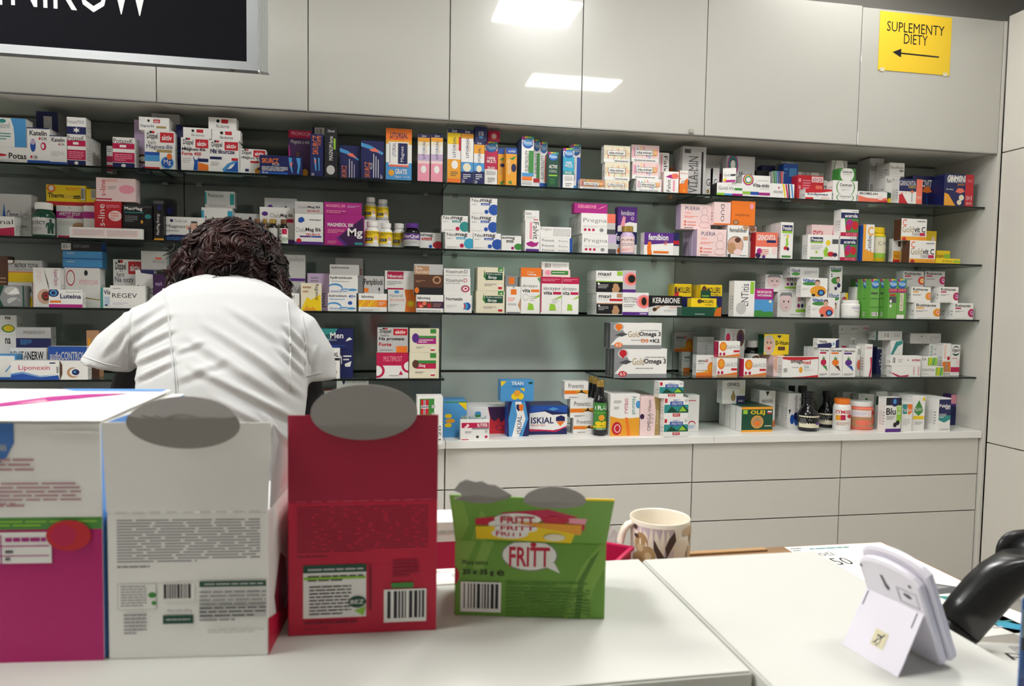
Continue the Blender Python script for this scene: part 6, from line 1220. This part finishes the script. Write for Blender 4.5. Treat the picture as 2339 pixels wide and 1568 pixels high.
# tunic
tp=[rings_loft([(.78,-3.43,-1.68,.20,.15,0),(.95,-3.43,-1.70,.192,.150,0),(1.10,-3.425,-1.692,.162,.132,0),(1.20,-3.418,-1.672,.160,.130,0),(1.30,-3.415,-1.64,.166,.134,0),(1.38,-3.415,-1.605,.171,.134,0),(1.44,-3.42,-1.575,.170,.122,-.0),(1.485,-3.425,-1.555,.166,.105,-.01),(1.52,-3.43,-1.535,.150,.088,-.018),(1.543,-3.432,-1.52,.118,.072,-.022),(1.560,-3.430,-1.508,.082,.062,-.018),(1.574,-3.427,-1.497,.056,.054,-.012)])]
def cone(a,b,ra,rb):
    a=Vector(a);b=Vector(b); v,f=tube([a,a.lerp(b,.33),a.lerp(b,.66),b],[ra,ra*.66+rb*.34,ra*.34+rb*.66,rb],24); return v,f
def sleeve(cs):
    V=[];F=[]; n=24
    for (c,ax,ra,rb) in cs:   # ax: in-plane direction across the arm (x,z); rb: half-depth in y
        a=Vector((ax[0],0,ax[1])).normalized()
        for k in range(n): w=2*math.pi*k/n; V.append(Vector(c)+a*(ra*math.cos(w))+Vector((0,rb*math.sin(w),0)))
    for j in range(len(cs)-1):
        for k in range(n): l=(k+1)%n; F.append((j*n+k,j*n+l,(j+1)*n+l,(j+1)*n+k))
    F.append(tuple(range(n))[::-1]); F.append(tuple((len(cs)-1)*n+k for k in range(n)))
    return V,F
tp.append(sleeve([((-3.51,-1.555,1.478),(.37,-.93),.066,.070),((-3.575,-1.565,1.452),(.6,-.8),.064,.066),((-3.625,-1.575,1.415),(.85,-.5),.060,.062),((-3.651,-1.582,1.384),(.98,-.20),.056,.060),((-3.653,-1.583,1.379),(.98,-.20),.055,.059)]))
tp.append(sleeve([((-3.335,-1.552,1.468),(.38,.92),.066,.070),((-3.275,-1.562,1.438),(.6,.8),.062,.064),((-3.245,-1.57,1.395),(.88,.4),.054,.058),((-3.238,-1.575,1.356),(1,.03),.050,.055),((-3.238,-1.575,1.351),(1,.03),.049,.054)]))
tp.append(ellip((-3.525,-1.557,1.470),(.072,.072,.066))); tp.append(ellip((-3.322,-1.555,1.458),(.072,.072,.066)))
me=remesh(tp,.0055,5)
folds=[((300,772),(392,716),5,5.),((300,800),(398,752),5,5),((304,832),(402,790),5.5,5.5),((308,868),(400,824),5,5),((300,740),(380,690),5,3),
 ((252,800),(288,742),5,5),((232,815),(270,760),5,3.5),((268,828),(296,770),5,4),((292,700),(298,840),4,-3.5),
 ((470,742),(660,862),8,4),((520,700),(672,800),8,3),((430,770),(640,905),9,4.5),((440,838),(690,965),8,5.5),((480,905),(672,1010),8,4),((560,800),(694,905),7,5),
 ((652,742),(704,800),5,5.5),((642,764),(700,832),5,5.5),((632,790),(698,858),5,5),((690,760),(712,850),4,-3),((704,850),(724,790),4,3.5),((400,870),(520,820),8,3),((395,805),(470,780),6,3),((600,940),(660,1050),7,4),((560,980),(640,1090),7,4)]
FW=[]
for (a,b,w,am) in folds:
    A_=atY(a[0],a[1],-1.66); B_=atY(b[0],b[1],-1.66); FW.append((A_.x,A_.z,B_.x,B_.z,w*.00098,am*.0011))
nrm=[v.normal.copy() for v in me.vertices]
for v,nv_ in zip(me.vertices,nrm):
    if nv_.y>.35 or v.co.z<.95: continue
    # compare where the fold would be seen on the back
    k=(-1.66-CAM.y)/(v.co.y-CAM.y); X=CAM.x+(v.co.x-CAM.x)*k; Z=CAM.z+(v.co.z-CAM.z)*k; d=0
    for ax,az,bx,bz,w,am in FW:
        dx,dz=bx-ax,bz-az; L2=dx*dx+dz*dz; t_=((X-ax)*dx+(Z-az)*dz)/L2
        if t_<-.15 or t_>1.15: continue
        q=abs((X-ax)*dz-(Z-az)*dx)/math.sqrt(L2); e=max(0,1-abs(2*t_-1)**3/1.4)
        if q<3.2*w:
            sd=((X-ax)*dz-(Z-az)*dx)/math.sqrt(L2)
            d+=am*e*(math.exp(-(sd/w)**2)-.75*math.exp(-((sd-1.55*w)/w)**2))
    v.co+=nv_*d
for p in me.polygons: p.use_smooth=True
cloth=bpy.data.materials.new('white_cotton'); cloth.use_nodes=True
N=cloth.node_tree.nodes; L_=cloth.node_tree.links; b=N['Principled BSDF']; b.inputs['Base Color'].default_value=lin('#bfc0bf'); b.inputs['Roughness'].default_value=.8; b.inputs['Sheen Weight'].default_value=.15
w_=N.new('ShaderNodeTexNoise'); w_.inputs['Scale'].default_value=25; u_=N.new('ShaderNodeBump'); u_.inputs['Strength'].default_value=.25; u_.inputs['Distance'].default_value=.004; tc=N.new('ShaderNodeTexCoord')
L_.new(tc.outputs['Object'],w_.inputs['Vector']); L_.new(w_.outputs['Fac'],u_.inputs['Height']); L_.new(u_.outputs['Normal'],b.inputs['Normal'])
from mathutils.bvhtree import BVHTree
bt=BVHTree.FromPolygons([v.co.copy() for v in me.vertices],[tuple(p.vertices) for p in me.polygons])
me.transform(Matrix.Translation(-P0)); tun=link('tunic',me,cloth,pe)
def seam(px,r=.0016):
    pts=[]
    for i in range(len(px)-1):
        for k in range(8):
            t_=k/8; x=px[i][0]+(px[i+1][0]-px[i][0])*t_; y=px[i][1]+(px[i+1][1]-px[i][1])*t_
            h=bt.ray_cast(CAM,pray(x,y).normalized(),6)
            if h[0] is not None: pts.append(h[0]-P0+h[1]*.0004)
    if len(pts)>3:
        v,f=tube(pts,r,6); fromdata('seam',v,f,cloth,tun,smooth=True)
seam([(372,654),(384,715),(392,800),(398,860),(402,930)],.0022); seam([(408,930),(404,860),(397,800)],.0012)
seam([(656,692),(661,740),(664,800),(662,850),(668,900)],.0020)
seam([(302,690),(297,740),(298,800),(296,845)],.0018); seam([(690,722),(700,780),(696,860)],.0018)
seam([(190,815),(240,832),(292,842)],.0012); seam([(700,860),(738,850)],.0012)
# hair
rnd=random.Random(11)
def hairshape(dirv):
    x,y,z=dirv
    r=1/math.sqrt((x/.115)**2+(y/.125)**2+(z/.108)**2)
    for (lx,ly,lz,am) in ((.74,-.3,-.72,.066),(-.85,-.2,-.5,.036),(0,-.75,-.65,-.004),(.3,-.4,.85,.003),(-.45,-.5,.7,-.006)):
        l=Vector((lx,ly,lz)).normalized(); q=max(0,l.dot(Vector(dirv))); r+=am*q**8
    return r
HX=Vector((-3.432,-1.452,1.606))
V=[];F=[];sg_,rg=56,32
from mathutils import noise
for j in range(rg+1):
    a=-math.pi/2+math.pi*j/rg
    for k in range(sg_):
        w=2*math.pi*k/sg_; d=Vector((math.cos(a)*math.cos(w),math.cos(a)*math.sin(w),math.sin(a)))
        r=hairshape(d)*(.93+.08*noise.noise(d*4.2)+.05*noise.noise(d*9)); V.append(HX+d*r-P0)
for j in range(rg):
    for k in range(sg_): l=(k+1)%sg_; F.append((j*sg_+k,j*sg_+l,(j+1)*sg_+l,(j+1)*sg_+k))
hm_=noisemat('dark_hair','#0e0708','#351a17',(22,22,22),.38,3)
hm_.node_tree.nodes['Principled BSDF'].inputs['Specular IOR Level'].default_value=.3
hair=fromdata('hair',V,F,hm_,pe,smooth=True)
parts=[]
for i in range(2600):
    d=Vector((rnd.gauss(0,1),rnd.gauss(-.5,1),rnd.gauss(.35,.85))).normalized()
    if d.z<-.7 or d.y>.7: continue
    n=11; pts=[]; lift=.035*noise.noise(d*5+Vector((9,2,4))); stp=rnd.uniform(.055,.085); ph=6*noise.noise(d*2.2)+rnd.uniform(-.5,.5); jit=rnd.uniform(-.012,.014)
    for k in range(n):
        q=k/(n-1)
        sd=d.cross(Vector((0,0,1)))
        if sd.length<.05: sd=Vector((1,0,0))
        sd.normalize(); dn=sd.cross(d).normalized()
        if dn.z>0: dn=-dn
        th=2.3*noise.noise(d*2.6+Vector((3,7,1)))+1.25*math.sin(ph+q*6.5)
        d=(d+(dn*math.cos(th)+sd*math.sin(th))*stp).normalized()
        r=hairshape(d)*(.955+lift*1.6+jit+.075*noise.noise(d*5.5)+.035*math.sin(ph+q*6.5+1.2)+(.05*q*q if i%9==0 else 0))
        pts.append(HX+d*r-P0)
    w0=rnd.uniform(.0009,.0026); parts.append(tube(pts,[w0*(.6+.7*math.sin(math.pi*min(1,.25+.75*k/(n-1))))*(1-.6*(k/(n-1))**3) for k in range(n)],4))
# stray curls at the nape and sides
for px,py,ex,ey in ((505,622,512,640),(490,626,497,638),(385,610,372,622),(390,635,375,626),(640,600,660,622),(650,640,662,655),(648,660,658,690),(400,560,385,590),(430,520,415,545)):
    yy_=-1.565 if 450<px<600 else -1.475; a=atY(px,py,yy_); b=atY(ex,ey,yy_-.012); pts=[]
    for k in range(8):
        q=k/7; c=a.lerp(b,q)+Vector((.006*math.sin(q*5),0,-.004*math.sin(q*3.1))); pts.append(c-P0)
    for s in range(3):
        off=Vector((rnd.uniform(-.004,.004),rnd.uniform(-.004,.004),rnd.uniform(-.003,.003))); parts.append(tube([p+off*(1+k*.2) for k,p in enumerate(pts)],[.0022*(1-k/8.5) for k in range(8)],5))
v,f=join(parts); o=fromdata('hair_curls',v,f,hm_,hair,smooth=True); o['kind']='stuff'
